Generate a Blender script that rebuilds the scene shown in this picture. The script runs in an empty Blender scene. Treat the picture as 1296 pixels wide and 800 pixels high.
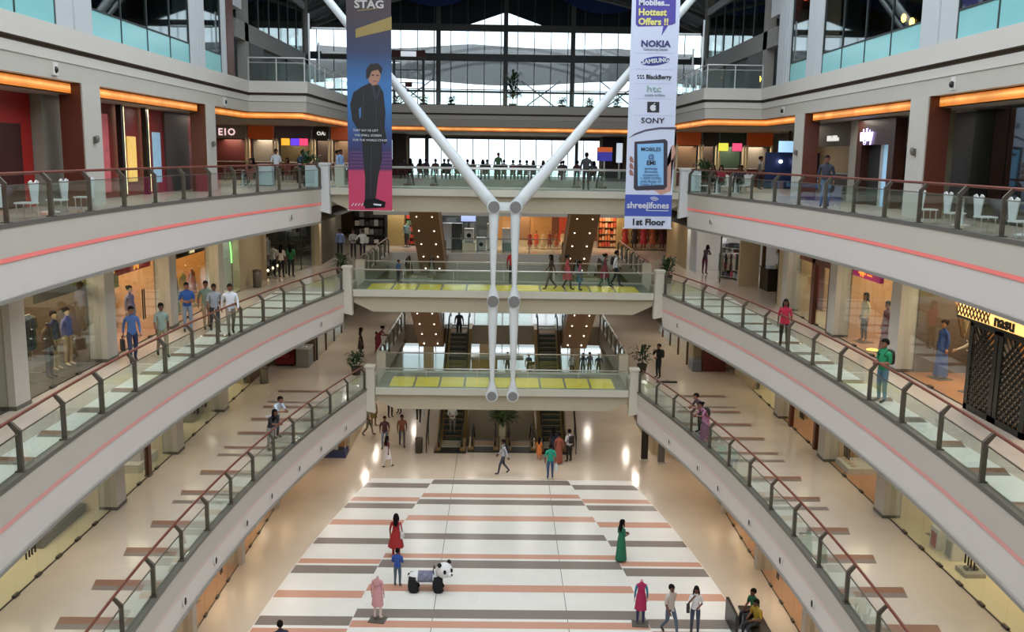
import bpy, bmesh, math, random
from mathutils import Vector, Matrix, Quaternion
R = math.radians
random.seed(7)
scene = bpy.context.scene
col = scene.collection

# ------------------------------------------------------------------ camera, world, exposure
H = 4.65                                   # storey height
Z = [0, H, 2*H, 3*H, 4*H]
cam_d = bpy.data.cameras.new('camera'); cam = bpy.data.objects.new('camera', cam_d); col.objects.link(cam)
cam.location = (-0.1, 0.0, Z[3]+1.65)
cam_d.sensor_width = 36.0; cam_d.lens = 1200.0/1296.0*36.0
cam_d.clip_end = 600; cam_d.clip_start = 0.1
_th = math.atan(204/1200.0); _y = R(.67); _r = R(.85)
_fw = Vector((math.sin(_y)*math.cos(_th), math.cos(_y)*math.cos(_th), -math.sin(_th)))
_rt = Vector((math.cos(_y), -math.sin(_y), 0)); _up = _rt.cross(_fw)
_rt2 = _rt*math.cos(_r)+_up*math.sin(_r); _up2 = -_rt*math.sin(_r)+_up*math.cos(_r)
cam.rotation_euler = Matrix((( _rt2.x,_up2.x,-_fw.x),(_rt2.y,_up2.y,-_fw.y),(_rt2.z,_up2.z,-_fw.z))).to_euler()
scene.camera = cam

world = bpy.data.worlds.new('overcast_sky'); scene.world = world; world.use_nodes = True
_bg = world.node_tree.nodes['Background']
_bg.inputs[0].default_value = (0.86, 0.94, 1.0, 1); _bg.inputs[1].default_value = 3.3
scene.view_settings.view_transform = 'Standard'; scene.view_settings.look = 'None'
scene.view_settings.gamma = 1.0; scene.view_settings.use_curve_mapping = False
scene.view_settings.exposure = -0.12
scene.cycles.transparent_max_bounces = 24
scene.cycles.max_bounces = 7; scene.cycles.diffuse_bounces = 4; scene.cycles.glossy_bounces = 3
scene.cycles.caustics_reflective = False; scene.cycles.caustics_refractive = False
scene.cycles.sample_clamp_indirect = 6.0

# ------------------------------------------------------------------ materials
def lin(c):
    if isinstance(c, str):
        c = [int(c[i:i+2], 16)/255 for i in (0, 2, 4)]
    return tuple((v/12.92 if v <= .04045 else ((v+.055)/1.055)**2.4) for v in c)
MATS = {}
def mat(name, c, rough=.6, metal=0.0, emit=0.0, noise=0.0, scale=6.0, bump=0.0, spec=.5, stretch=None, alpha=1.0):
    if name in MATS: return MATS[name]
    m = bpy.data.materials.new(name); m.use_nodes = True; MATS[name] = m
    nt = m.node_tree; b = nt.nodes['Principled BSDF']; rgb = lin(c)+(1,)
    b.inputs['Base Color'].default_value = rgb; b.inputs['Roughness'].default_value = rough
    b.inputs['Metallic'].default_value = metal; b.inputs['Specular IOR Level'].default_value = spec
    if emit:
        b.inputs['Emission Color'].default_value = rgb; b.inputs['Emission Strength'].default_value = emit
    if noise or bump:
        tc = nt.nodes.new('ShaderNodeTexCoord'); mp = nt.nodes.new('ShaderNodeMapping')
        nz = nt.nodes.new('ShaderNodeTexNoise'); nz.inputs['Scale'].default_value = scale; nz.inputs['Detail'].default_value = 4
        nt.links.new(tc.outputs['Object'], mp.inputs[0]); nt.links.new(mp.outputs[0], nz.inputs['Vector'])
        if stretch: mp.inputs['Scale'].default_value = stretch
        if noise:
            mx = nt.nodes.new('ShaderNodeMix'); mx.data_type = 'RGBA'; mx.blend_type = 'MIX'
            mx.inputs[6].default_value = tuple(v*(1-noise) for v in rgb[:3])+(1,)
            mx.inputs[7].default_value = tuple(min(1, v*(1+noise)) for v in rgb[:3])+(1,)
            nt.links.new(nz.outputs['Fac'], mx.inputs[0]); nt.links.new(mx.outputs[2], b.inputs['Base Color'])
        if bump:
            bp = nt.nodes.new('ShaderNodeBump'); bp.inputs['Strength'].default_value = bump; bp.inputs['Distance'].default_value = .02
            nt.links.new(nz.outputs['Fac'], bp.inputs['Height']); nt.links.new(bp.outputs[0], b.inputs['Normal'])
    return m
def glass(name, tint, refl=1.0, rough=.02, ior=1.45):
    if name in MATS: return MATS[name]
    m = bpy.data.materials.new(name); m.use_nodes = True; MATS[name] = m
    nt = m.node_tree; nt.nodes.remove(nt.nodes['Principled BSDF'])
    out = nt.nodes['Material Output']; tr = nt.nodes.new('ShaderNodeBsdfTransparent'); gl = nt.nodes.new('ShaderNodeBsdfGlossy')
    fr = nt.nodes.new('ShaderNodeLayerWeight'); fr.inputs[0].default_value = .5; mx = nt.nodes.new('ShaderNodeMixShader')
    pw = nt.nodes.new('ShaderNodeMath'); pw.operation = 'POWER'; pw.inputs[1].default_value = 5
    ml = nt.nodes.new('ShaderNodeMath'); ml.operation = 'MULTIPLY_ADD'; ml.inputs[1].default_value = .9; ml.inputs[2].default_value = .04*refl; ml.use_clamp = True
    tr.inputs[0].default_value = tuple(tint)+(1,); gl.inputs['Roughness'].default_value = rough; gl.inputs[0].default_value = (.9,.95,.95,1)
    nt.links.new(fr.outputs['Facing'], pw.inputs[0]); nt.links.new(pw.outputs[0], ml.inputs[0]); nt.links.new(ml.outputs[0], mx.inputs[0])
    nt.links.new(tr.outputs[0], mx.inputs[1]); nt.links.new(gl.outputs[0], mx.inputs[2]); nt.links.new(mx.outputs[0], out.inputs[0])
    return m
def tile_floor(name, c, rough, joint=.94, size=.8):
    m = mat(name, c, rough, noise=.05, scale=1.5)
    nt = m.node_tree; b = nt.nodes['Principled BSDF']
    tc = nt.nodes.new('ShaderNodeTexCoord'); br = nt.nodes.new('ShaderNodeTexBrick')
    br.offset = 0; br.inputs['Scale'].default_value = 1; br.inputs['Brick Width'].default_value = size; br.inputs['Row Height'].default_value = size
    br.inputs['Mortar Size'].default_value = .004
    br.inputs['Color1'].default_value = (1,1,1,1); br.inputs['Color2'].default_value = (.96,.96,.96,1); br.inputs['Mortar'].default_value = (joint,)*3+(1,)
    nt.links.new(tc.outputs['Object'], br.inputs['Vector'])
    src = b.inputs['Base Color'].links[0].from_socket
    mx = nt.nodes.new('ShaderNodeMix'); mx.data_type = 'RGBA'; mx.blend_type = 'MULTIPLY'; mx.inputs[0].default_value = 1
    nt.links.new(src, mx.inputs[6]); nt.links.new(br.outputs['Color'], mx.inputs[7]); nt.links.new(mx.outputs[2], b.inputs['Base Color'])
    return m
M_floor = tile_floor('cream_floor_tile', 'cabcab', .16)
M_floor_g = tile_floor('white_floor_tile', 'dedcd6', .32)
M_floor_up = tile_floor('beige_walkway_tile', 'c6baad', .14)
M_terra = mat('terracotta_band_tile', 'c08f7a', .35, noise=.16, scale=60)
M_grey = mat('grey_granite_band', '7b716b', .35, noise=.2, scale=70)
M_brownband = mat('brown_granite_band', '83604f', .3, noise=.2, scale=60)
M_fascia = mat('warm_grey_fascia', 'bbb5ac', .55, noise=.03, scale=2)
M_fascia_w = mat('white_fascia', 'd9d3d0', .5, noise=.02, scale=2)
M_lip = mat('fascia_lip', '8f8c86', .5)
M_kerb = mat('granite_kerb', '5c5a55', .4, noise=.15, scale=20)
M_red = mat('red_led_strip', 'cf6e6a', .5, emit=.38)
M_soffit = mat('white_soffit', 'cfc8bd', .7)
M_stone = mat('ribbed_stone_column', 'b6b2aa', .6, noise=.06, scale=8, stretch=(8,8,.3), bump=.15)
M_wood = mat('brown_timber_cladding', '56291a', .4, noise=.2, scale=6, stretch=(6,6,.6))
M_rail = mat('brown_timber_handrail', '6b3325', .35)
M_post = mat('dark_steel_post', '635d54', .4, metal=.5)
M_steel = mat('brushed_steel', 'cfcfcc', .38, metal=.6)
M_white = mat('white_paint', 'cdd0d1', .4)
M_whitesteel = mat('white_painted_steel', 'd4dadd', .35)
M_glass = glass('clear_glass', (.90,.96,.94), 1.0)
M_shopglass = glass('shop_window_glass', (.90,.93,.91), 1.3)
M_dark = mat('black_panel', '15130f', .4)
M_black = mat('black_rubber', '101010', .5)
M_beige = mat('beige_wall', 'b9a88a', .6, noise=.04, scale=1.5)
M_cream = mat('cream_wall', 'd9cbb0', .6)
M_orange = mat('orange_cove_light', 'f59a45', .5, emit=.95)
def _cove():                                  # tube behind a diffuser: brightest along the middle, uneven along its length
    nt = M_orange.node_tree; b = nt.nodes['Principled BSDF']; N = nt.nodes.new; Lk = nt.links.new
    tc = N('ShaderNodeTexCoord'); sp = N('ShaderNodeSeparateXYZ'); Lk(tc.outputs['Object'], sp.inputs[0])
    a = N('ShaderNodeMath'); a.operation = 'SUBTRACT'; a.inputs[1].default_value = 17.28; Lk(sp.outputs[2], a.inputs[0])
    ab = N('ShaderNodeMath'); ab.operation = 'ABSOLUTE'; Lk(a.outputs[0], ab.inputs[0])
    mr = N('ShaderNodeMapRange'); mr.inputs[1].default_value = 0; mr.inputs[2].default_value = .13; mr.inputs[3].default_value = 1.15; mr.inputs[4].default_value = .5; Lk(ab.outputs[0], mr.inputs[0])
    nz = N('ShaderNodeTexNoise'); nz.inputs['Scale'].default_value = 1.3; Lk(tc.outputs['Object'], nz.inputs['Vector'])
    m2 = N('ShaderNodeMapRange'); m2.inputs[1].default_value = .3; m2.inputs[2].default_value = .7; m2.inputs[3].default_value = .6; m2.inputs[4].default_value = 1.25; Lk(nz.outputs['Fac'], m2.inputs[0])
    cm = N('ShaderNodeMix'); cm.data_type = 'RGBA'; cm.inputs[6].default_value = lin('dd7416')+(1,); cm.inputs[7].default_value = lin('ffc478')+(1,)
    mc = N('ShaderNodeMapRange'); mc.inputs[1].default_value = .10; mc.inputs[2].default_value = .0; Lk(ab.outputs[0], mc.inputs[0]); Lk(mc.outputs[0], cm.inputs[0]); Lk(cm.outputs[2], b.inputs['Emission Color'])
    ml = N('ShaderNodeMath'); ml.operation = 'MULTIPLY'; Lk(mr.outputs[0], ml.inputs[0]); Lk(m2.outputs[0], ml.inputs[1]); Lk(ml.outputs[0], b.inputs['Emission Strength'])
_cove()

# ------------------------------------------------------------------ mesh helpers
class MB:
    def __init__(s): s.v = []; s.f = []; s.m = []
    def add(s, vs, fs, mi=0):
        o = len(s.v); s.v += [tuple(p) for p in vs]
        for f in fs: s.f.append([i+o for i in f]); s.m.append(mi)
        return s
    def box(s, x0, x1, y0, y1, z0, z1, mi=0):
        if x0 > x1: x0, x1 = x1, x0
        if y0 > y1: y0, y1 = y1, y0
        if z0 > z1: z0, z1 = z1, z0
        return s.add([(x0,y0,z0),(x1,y0,z0),(x1,y1,z0),(x0,y1,z0),(x0,y0,z1),(x1,y0,z1),(x1,y1,z1),(x0,y1,z1)],
            [(3,2,1,0),(4,5,6,7),(0,1,5,4),(1,2,6,5),(2,3,7,6),(3,0,4,7)], mi)
    def bar(s, p, q, w, h=None, mi=0, up=(0,0,1)):
        p = Vector(p); q = Vector(q); h = h or w; d = (q-p).normalized(); u = Vector(up)
        if abs(d.dot(u)) > .98: u = Vector((0,1,0))
        a = d.cross(u).normalized(); b = a.cross(d)
        vs = []
        for c in (p, q):
            for i, j in ((-1,-1),(1,-1),(1,1),(-1,1)): vs.append(c+a*w/2*i+b*h/2*j)
        return s.add(vs, [(3,2,1,0),(4,5,6,7),(0,1,5,4),(1,2,6,5),(2,3,7,6),(3,0,4,7)], mi)
    def tube(s, pts, r, n=8, mi=0, cap=True):
        pts = [Vector(p) for p in pts]; k = len(pts); rs = r if isinstance(r, (list, tuple)) else [r]*k
        vs = []; prev = None
        for i, p in enumerate(pts):
            d = (pts[min(i+1,k-1)]-pts[max(i-1,0)]).normalized()
            u = prev if prev is not None else (Vector((0,0,1)) if abs(d.z) < .9 else Vector((0,1,0)))
            a = (u-d*u.dot(d)).normalized(); prev = a; b = d.cross(a)
            for j in range(n):
                t = 2*math.pi*j/n; vs.append(p+(a*math.cos(t)+b*math.sin(t))*rs[i])
        fs = [(i*n+j, i*n+(j+1)%n, (i+1)*n+(j+1)%n, (i+1)*n+j) for i in range(k-1) for j in range(n)]
        if cap: fs += [tuple(range(n-1,-1,-1)), tuple((k-1)*n+j for j in range(n))]
        return s.add(vs, fs, mi)
    def loft(s, rings, mi=0, cap=True):
        n = len(rings[0]); k = len(rings); vs = [p for r in rings for p in r]
        fs = [(i*n+j, i*n+(j+1)%n, (i+1)*n+(j+1)%n, (i+1)*n+j) for i in range(k-1) for j in range(n)]
        if cap: fs += [tuple(range(n-1,-1,-1)), tuple((k-1)*n+j for j in range(n))]
        return s.add(vs, fs, mi)
    def lathe(s, prof, c=(0,0,0), n=14, mi=0, sx=1, sy=1, cap=True):
        return s.loft([[(c[0]+r*sx*math.cos(2*math.pi*j/n), c[1]+r*sy*math.sin(2*math.pi*j/n), c[2]+z) for j in range(n)] for r, z in prof], mi, cap)
    def disc_y(s, c, r, t, n=16, mi=0):            # a disc that faces -Y / +Y
        rings = [[(c[0]+r*math.cos(2*math.pi*j/n), c[1]+d, c[2]+r*math.sin(2*math.pi*j/n)) for j in range(n)] for d in (-t/2, t/2)]
        return s.loft(rings, mi)
    def ball(s, c, r, n=10, k=6, mi=0):
        r = r if isinstance(r, (list, tuple)) else (r, r, r)
        rings = []
        for i in range(k+1):
            a = -math.pi/2+math.pi*i/k; q = max(math.cos(a), .02)
            rings.append([(c[0]+r[0]*q*math.cos(2*math.pi*j/n), c[1]+r[1]*q*math.sin(2*math.pi*j/n), c[2]+r[2]*math.sin(a)) for j in range(n)])
        return s.loft(rings, mi)
    def prism(s, poly, axis, a, b, mi=0):            # polygon (u,v) extruded along axis between a and b
        def P(u, v, w): return {'x':(w,u,v),'y':(u,w,v),'z':(u,v,w)}[axis]
        n = len(poly); vs = [P(u,v,a) for u,v in poly]+[P(u,v,b) for u,v in poly]
        fs = [tuple(range(n-1,-1,-1)), tuple(range(n,2*n))]+[(i,(i+1)%n,n+(i+1)%n,n+i) for i in range(n)]
        return s.add(vs, fs, mi)
    def mesh(s, name, mats, smooth=False):
        me = bpy.data.meshes.new(name); me.from_pydata(s.v, [], s.f)
        for m in (mats if isinstance(mats, (list, tuple)) else [mats]): me.materials.append(m)
        me.polygons.foreach_set('material_index', s.m)
        bm = bmesh.new(); bm.from_mesh(me); bmesh.ops.recalc_face_normals(bm, faces=bm.faces); bm.to_mesh(me); bm.free()
        if smooth: me.shade_smooth()
        me.update(); return me
    def build(s, name, mats, parent=None, smooth=False, local=False, **kw):
        return put(name, s.mesh(name, mats, smooth), parent, local=local, **kw)
def tag(o, label=None, cat=None, group=None, kind=None):
    if label: o['label'] = label
    if cat: o['category'] = cat
    if group: o['group'] = group
    if kind: o['kind'] = kind
    return o
def put(name, me, parent=None, loc=(0,0,0), rz=0, local=False, label=None, cat=None, group=None, kind=None):
    o = bpy.data.objects.new(name, me); col.objects.link(o)
    o.location = loc; o.rotation_euler = (0,0,rz)
    if parent is not None:
        o.parent = parent
        if not local: o.location = Vector(loc)-chain_loc(parent)
    return tag(o, label, cat, group, kind)
def chain_loc(p):
    v = Vector((0,0,0))
    while p is not None: v += p.location; p = p.parent
    return v
def thing(name, label, cat, loc=(0,0,0), rz=0, group=None, kind=None):
    o = bpy.data.objects.new(name, None); col.objects.link(o); o.location = loc; o.rotation_euler = (0,0,rz); o.empty_display_size = .2
    return tag(o, label, cat, group, kind)
def struct(name, mb, mats, parent=None, smooth=False): return mb.build(name, mats, parent, smooth, kind=None if parent else 'structure')
def copy_tree(o, parent=None, loc=None, rz=None, label=None, group=None):
    c = o.copy(); col.objects.link(c); c.parent = parent
    if loc is not None: c.location = loc
    if rz is not None: c.rotation_euler = (0,0,rz)
    if label: c['label'] = label
    if group: c['group'] = group
    for ch in list(o.children): copy_tree(ch, c)
    return c
_txt = {}
def text(s, size, m, parent, loc, rot=(90,0,0), name='lettering', ext=.01, align='CENTER', bold=0.0, sx=1.0, local=False, label=None):
    key = (s, size, align, ext, bold, m.name)
    if key not in _txt:
        cu = bpy.data.curves.new('t', 'FONT'); cu.body = s; cu.size = size; cu.align_x = align; cu.align_y = 'CENTER'
        cu.extrude = ext; cu.offset = bold; cu.resolution_u = 2
        ob = bpy.data.objects.new('t', cu); col.objects.link(ob)
        dg = bpy.context.evaluated_depsgraph_get()
        me = bpy.data.meshes.new_from_object(ob.evaluated_get(dg)); me.name = name; me.materials.clear(); me.materials.append(m)
        bpy.data.objects.remove(ob); _txt[key] = me
    o = put(name, _txt[key], parent, loc, local=local); o.rotation_euler = tuple(R(a) for a in rot); o.scale = (sx,1,1)
    if label: o['label'] = label
    return o
def area(name, loc, size, power, c=(1,.82,.6), sy=None, rot=(0,0,0)):
    d = bpy.data.lights.new(name, 'AREA'); d.energy = power; d.color = c; d.shape = 'RECTANGLE'; d.size = size; d.size_y = sy or size
    o = bpy.data.objects.new(name, d); col.objects.link(o); o.location = loc; o.rotation_euler = tuple(R(a) for a in rot); return o
# ------------------------------------------------------------------ the building shell
A = [None, 8.5, 9.5, 10.4]; CONST = [None, 6.3, 7.3, 8.25]; YB = 43.3; Y0 = -5.0; YE = 76.0
def edge(l, y): return A[l]-(min(y, YB)-23.5)**2/176 if y < YB else CONST[l]
YS = [Y0+i*(YB-Y0)/40 for i in range(41)]
WALLX = 12.0; OUT = 17.5
# ground floor with the well of the basement escalators left open
g = MB()
for x0, x1, y0, y1 in ((-18,18,-6,49.4),(-18,-2.0,49.4,58.5),(2.0,18,49.4,58.5),(-18,18,58.5,76.5)): g.box(x0,x1,y0,y1,-.25,0)
floor_g = struct('floor', g, M_floor)
struct('floor', MB().box(-18,18,48,77,-4.9,-4.65), M_grey)
w = MB()
for x0,x1,y0,y1 in ((-2.15,-2.0,49.4,58.5),(2.0,2.15,49.4,58.5),(-2.15,2.15,58.5,58.65)): w.box(x0,x1,y0,y1,-4.65,-.26)
struct('wall_basement', w, M_beige)
# the white field of the ground floor and its inlaid bands
def gx(y): return 5.2-(y-23.5)**2/218
def gx2(y): return 8.4-(y-23.5)**2/202
ys = [12+i*(44.2-12)/30 for i in range(31)]
f = MB(); f.add([(-gx2(y)-.03,y,.001) for y in ys]+[(gx2(y)+.03,y,.001) for y in ys], [(i,31+i,32+i,i+1) for i in range(30)])
struct('floor_field', f, M_floor_g, floor_g)
def band_mesh(xa, xb, xc, xd, y0, y1, z=.004, mats=None):
    return MB().add([(xa,y0,z),(xb,y0,z),(xd,y1,z),(xc,y1,z),(xa,y0,z-.02),(xb,y0,z-.02),(xd,y1,z-.02),(xc,y1,z-.02)], [(0,1,2,3),(4,5,6,7),(0,1,5,4),(1,2,6,5),(2,3,7,6),(3,0,4,7)])
bands = [('g',43.45,44.1),('t',41.7,42.2),('g',40.8,41.42),('t',38.87,39.46),('g',36.86,37.46),('t',35.0,35.42),('g',34.12,34.82),('t',32.14,32.7),('g',30.13,30.77),('t',29.46,29.93),
         ('g',27.4,28.0),('t',25.4,25.95),('g',23.4,24.0),('t',21.6,22.0)]
for kd, a, b in bands:
    m = M_grey if kd == 'g' else M_terra
    band_mesh(-gx(a),gx(a),-gx(b),gx(b),a,b).build('floor_band', m, floor_g)
    a -= .57; b -= .57
    for s in (-1, 1): band_mesh(s*(gx(a)+.02),s*gx2(a),s*(gx(b)+.02),s*gx2(b),a,b).build('floor_band', m, floor_g)
for s in (-1, 1): MB().box(s*2.3-.012,s*2.3+.012,12,48.5,-.01,.003).build('floor_joint', M_kerb, floor_g)

def side_strip(l, s, d, z, xo, ya=Y0, yb=YE):
    ys = [y for y in YS if y >= ya]+([yb] if yb > YB else [])
    return [(s*(edge(l,y)+d), y, z) for y in ys], [(s*xo, y, z) for y in ys]
floors = {}; M_fc = mat('matte_food_court_floor','94897e',.45,noise=.06,scale=2)
for l in (1, 2, 3):
    for s in (-1, 1):
        z = Z[l]; side = 'left' if s < 0 else 'right'
        a, b = side_strip(l, s, .02, z, OUT); n = len(a)
        a2 = [(p[0],p[1],z-.3) for p in a]; b2 = [(p[0],p[1],z-.3) for p in b]
        fm = MB().add(a+b+a2+b2, [(i,i+1,n+i+1,n+i) for i in range(n-1)]+[(2*n+i,2*n+i+1,3*n+i+1,3*n+i) for i in range(n-1)]+[(i,i+1,2*n+i+1,2*n+i) for i in range(n-1)])
        floors[l,s] = struct('floor', fm, M_floor_up if l < 3 else M_fc)
        # soffit below the slab, as far as the shop line
        xo = 10.0 if l == 1 else WALLX
        a, b = side_strip(l, s, .12, z-1.5, xo+.1, yb=YE); n = len(a)
        struct('ceiling', MB().add(a+b, [(i,i+1,n+i+1,n+i) for i in range(n-1)]), M_soffit)
        # fascia: kerb, upper band, lamp slot, lower band, lip
        prof = [(.16,.0),(.16,.1),(-.02,.1),(-.02,.0),(0,-.02),(0,-.62),(.07,-.62),(.07,-.70),(.02,-.71),(.10,-1.46),(.06,-1.47),(.07,-1.56),(.3,-1.56)]
        pm = [2,2,2,0,0,0,0,1,1,3,3,3]
        tb = MB(); ys = YS
        for i in range(len(ys)-1):
            for k in range(len(prof)-1):
                q = [(s*(edge(l,y)+prof[k+t][0]), y, z+prof[k+t][1]) for y, t in ((ys[i],0),(ys[i+1],0),(ys[i+1],1),(ys[i],1))]
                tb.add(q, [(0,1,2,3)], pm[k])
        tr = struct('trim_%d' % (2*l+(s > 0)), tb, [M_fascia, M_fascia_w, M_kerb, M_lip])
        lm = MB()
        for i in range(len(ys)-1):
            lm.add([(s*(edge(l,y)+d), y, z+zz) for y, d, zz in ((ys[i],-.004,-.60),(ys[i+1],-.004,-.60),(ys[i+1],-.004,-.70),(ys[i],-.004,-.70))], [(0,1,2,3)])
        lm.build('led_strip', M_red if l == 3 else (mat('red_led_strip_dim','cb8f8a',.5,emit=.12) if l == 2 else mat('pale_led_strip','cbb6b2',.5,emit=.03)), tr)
        # behind the bridge: edge of the slab round the escalator void
        struct('trim_%d' % (10+2*l+(s > 0)), MB().box(s*CONST[l],s*(CONST[l]+.14),YB,60.3,z-.9,z+.06), M_fascia)
        # inlaid bands of the walkway
        if l < 3:
            rows = ([(42.55,.45,1),(40.7,.3,0),(39.8,.45,1),(37.8,.5,1),(35.85,.45,1),(34.05,.35,1),(33.2,.3,0),(31.15,.5,1),(29.2,.45,1),(28.45,.3,0),(26.5,.55,1),(24.5,.58,1),(22.45,.6,1),(20.45,.6,1),(18.4,.6,1)]
                    if l == 1 else [(42,.4,1),(40,.4,0),(38,.4,1),(35.8,.4,1),(34.1,.4,0),(32,.45,1),(30.2,.45,0),(28.8,.45,1),(26.3,.45,0),(24.3,.45,1),(22.3,.5,0),(20.3,.5,1),(18.4,.5,1),(16.4,.5,1)])
            for y, t, kd in rows:
                e0, e1 = edge(l,y)+.17, edge(l,y+t)+.17
                if kd and t > .3:
                    band_mesh(s*e0,s*10.33,s*e0,s*10.38,y,y+t*.42,z+.004).build('floor_band', M_grey, floors[l,s])
                    band_mesh(s*e0,s*10.38,s*e1,s*10.45,y+t*.42,y+t,z+.004).build('floor_band', M_brownband, floors[l,s])
                else: band_mesh(s*e0,s*10.36,s*e1,s*10.4,y,y+t,z+.004).build('floor_band', M_grey, floors[l,s])
            wf = MB(); yy = [16+i*(43-16)/20 for i in range(21)]
            wf.add([(s*(edge(l,y)+.17),y,z+.002) for y in yy]+[(s*(10.4),y,z+.002) for y in yy], [(i,i+1,22+i,21+i) for i in range(20)])
            struct('floor_field', wf, M_floor_g if l == 2 else M_floor_up, floors[l,s])
# slabs at the far end, behind the escalator void
for l in (1, 2, 3):
    z = Z[l]; struct('floor', MB().box(-CONST[l],CONST[l],60.3,76,z-.3,z), M_floor_up if l < 3 else M_fc)
    struct('trim_%d' % (20+l), MB().box(-CONST[l],CONST[l],60.2,60.34,z-(1.15 if l==1 else 2.2),z+.08), mat('brown_slab_edge','8a7a64',.5) if l == 1 else M_fascia)
    struct('ceiling', MB().box(-OUT,OUT,60.4,76,z-(1.15 if l==1 else 1.6),z-(1.1 if l==1 else 1.55)), M_soffit)

# ------------------------------------------------------------------ balustrades along the curved walkways
def post_mesh(s, thick):
    w = .085 if thick else .05
    m = MB(); t = .07 if thick else .045
    m.prism([(-.05*s,0),(.05*s,0),(.05*s,.78),(.20*s,.98),(.20*s,1.0),(.12*s,1.0),(-.05*s,.82)], 'y', -w/2, w/2)
    m.box(-.09,.09,-.08,.08,0,.02)
    return m.mesh('post', M_post)
PM = {(s,t): post_mesh(s,t) for s in (-1,1) for t in (0,1)}
M_pane = M_glass
blabel = {(3,-1):'brown-railed glass balustrade on the food court level before the red shop fronts', (3,1):'brown-railed glass balustrade on the food court level before the purple-lit doorway',
 (2,-1):'brown-railed glass balustrade of the walkway where four young men walk', (2,1):'brown-railed glass balustrade of the walkway before the bridal gown shop',
 (1,-1):'brown-railed glass balustrade of the lowest walkway beside the eyewear shop', (1,1):'brown-railed glass balustrade of the lowest walkway beside the handbag shop'}
for l in (1,2,3):
    for s in (-1,1):
        z = Z[l]; py = [43.0-2.105*i for i in range(15)]
        t = thing('glass_balustrade', blabel[l,s], 'balustrade', (s*edge(l,28),28,z), group='walkway balustrades round the atrium')
        ang = lambda y: math.atan2(-s*(y-23.5)/88*-1, 1)
        for i, y in enumerate(py):
            a = math.atan(s*(y-23.5)/88)
            put('post', PM[s, i % 2 == 0], t, (s*(edge(l,y)+.07),y,z+.1), a)
        for i in range(len(py)-1):
            y1, y0 = py[i]-.07, py[i+1]+.07; x1, x0 = s*(edge(l,y1)+.07), s*(edge(l,y0)+.07)
            g = MB(); nx = .006
            g.add([(x0-nx,y0,z+.12),(x0+nx,y0,z+.12),(x1+nx,y1,z+.12),(x1-nx,y1,z+.12),(x0-nx,y0,z+.86),(x0+nx,y0,z+.86),(x1+nx,y1,z+.86),(x1-nx,y1,z+.86)],
                [(0,1,2,3),(4,5,6,7),(0,1,5,4),(1,2,6,5),(2,3,7,6),(3,0,4,7)])
            g.build('glass_pane', M_pane, t)
            MB().bar((x0,y0,z+.865),(x1,y1,z+.865),.03,.02).build('pane_cap', M_post, t)
        yy = [13.4+i*(43.2-13.4)/40 for i in range(41)]
        MB().tube([(s*(edge(l,y)+.24),y,z+1.1) for y in yy], .035, 8).build('handrail', M_rail, t, smooth=True)

# ------------------------------------------------------------------ bridges across the atrium
M_deckglow = mat('yellow_green_floor_glass', 'cfc048', .25, emit=.10)
M_bridge = mat('cream_bridge_beam', 'b3ab95', .55)
M_bridge_lip = mat('pale_bridge_edge', 'c3c0b2', .5)
blab = {1:'lowest glass-sided footbridge with yellow floor panels', 2:'middle glass-sided footbridge with yellow floor panels where shoppers cross', 3:'topmost glass-sided footbridge before the food court'}
for l in (1,2,3):
    z = Z[l]; e = CONST[l]-.35; ya, yb = (43.45,47.0)
    t = thing('footbridge', blab[l], 'bridge', (0,45,z-1.0))
    MB().box(-e,e,ya,yb,z-.22,z).build('deck', mat('dark_bridge_floor','6d7268',.3), t)
    e2 = e-.9
    MB().prism([(-e,z-.22),(e,z-.22),(e,z-.55),(e2,z-.98),(-e2,z-.98),(-e,z-.55)],'y',ya+.1,yb-.1).build('beam', M_bridge, t)
    for yy, d in ((ya-.12,1),(yb-.06,-1)):
        MB().box(-e,e,yy,yy+.2,z-.24,z+.07).build('edge_trim', M_bridge_lip, t)
    n = 12 if l == 3 else (11 if l == 2 else 9); pw = (2*e-1.0)/n
    if l < 3:
        for i in range(n):
            x0 = -e+.5+i*pw
            MB().box(x0+.05,x0+pw-.05,ya+.55,yb-1.0,z,z+.012).build('floor_panel', M_deckglow, t)
    k = {3:7,2:6,1:5}[l]; gw = 2*e/k
    for yy in (ya,yb):
        for i in range(k):
            x0 = -e+i*gw
            MB().box(x0+.02,x0+gw-.02,yy-.008,yy+.008,z+.07,z+.93).build('glass_pane', M_glass, t)
        for i in range(1,k):
            x0 = -e+i*gw
            MB().box(x0-.012,x0+.012,yy-.04,yy+.04,z+.6,z+.97).build('rail_bracket', M_steel, t)
        MB().tube([(-e,yy,z+1.0),(e,yy,z+1.0)],.032,8).build('handrail', M_steel, t, smooth=True)
    for s in (-1,1):
        MB().prism([(s*e,z-1.1),(s*(e+.42),z-1.0),(s*(e+.42),z+1.12),(s*(e+.05),z+1.12)],'y',ya-.32,ya+.1).box(s*(e+.0),s*(e+.47),ya-.36,ya+.14,z+1.08,z+1.17).build('end_pier', M_white if l==3 else mat('cream_pier','c4bfb0',.5), t)
        MB().box(s*(e-.05),s*(e+.4),yb-.2,yb+.2,z-.9,z+1.06).build('end_pier', mat('cream_pier','c4bfb0',.5), t)

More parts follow.
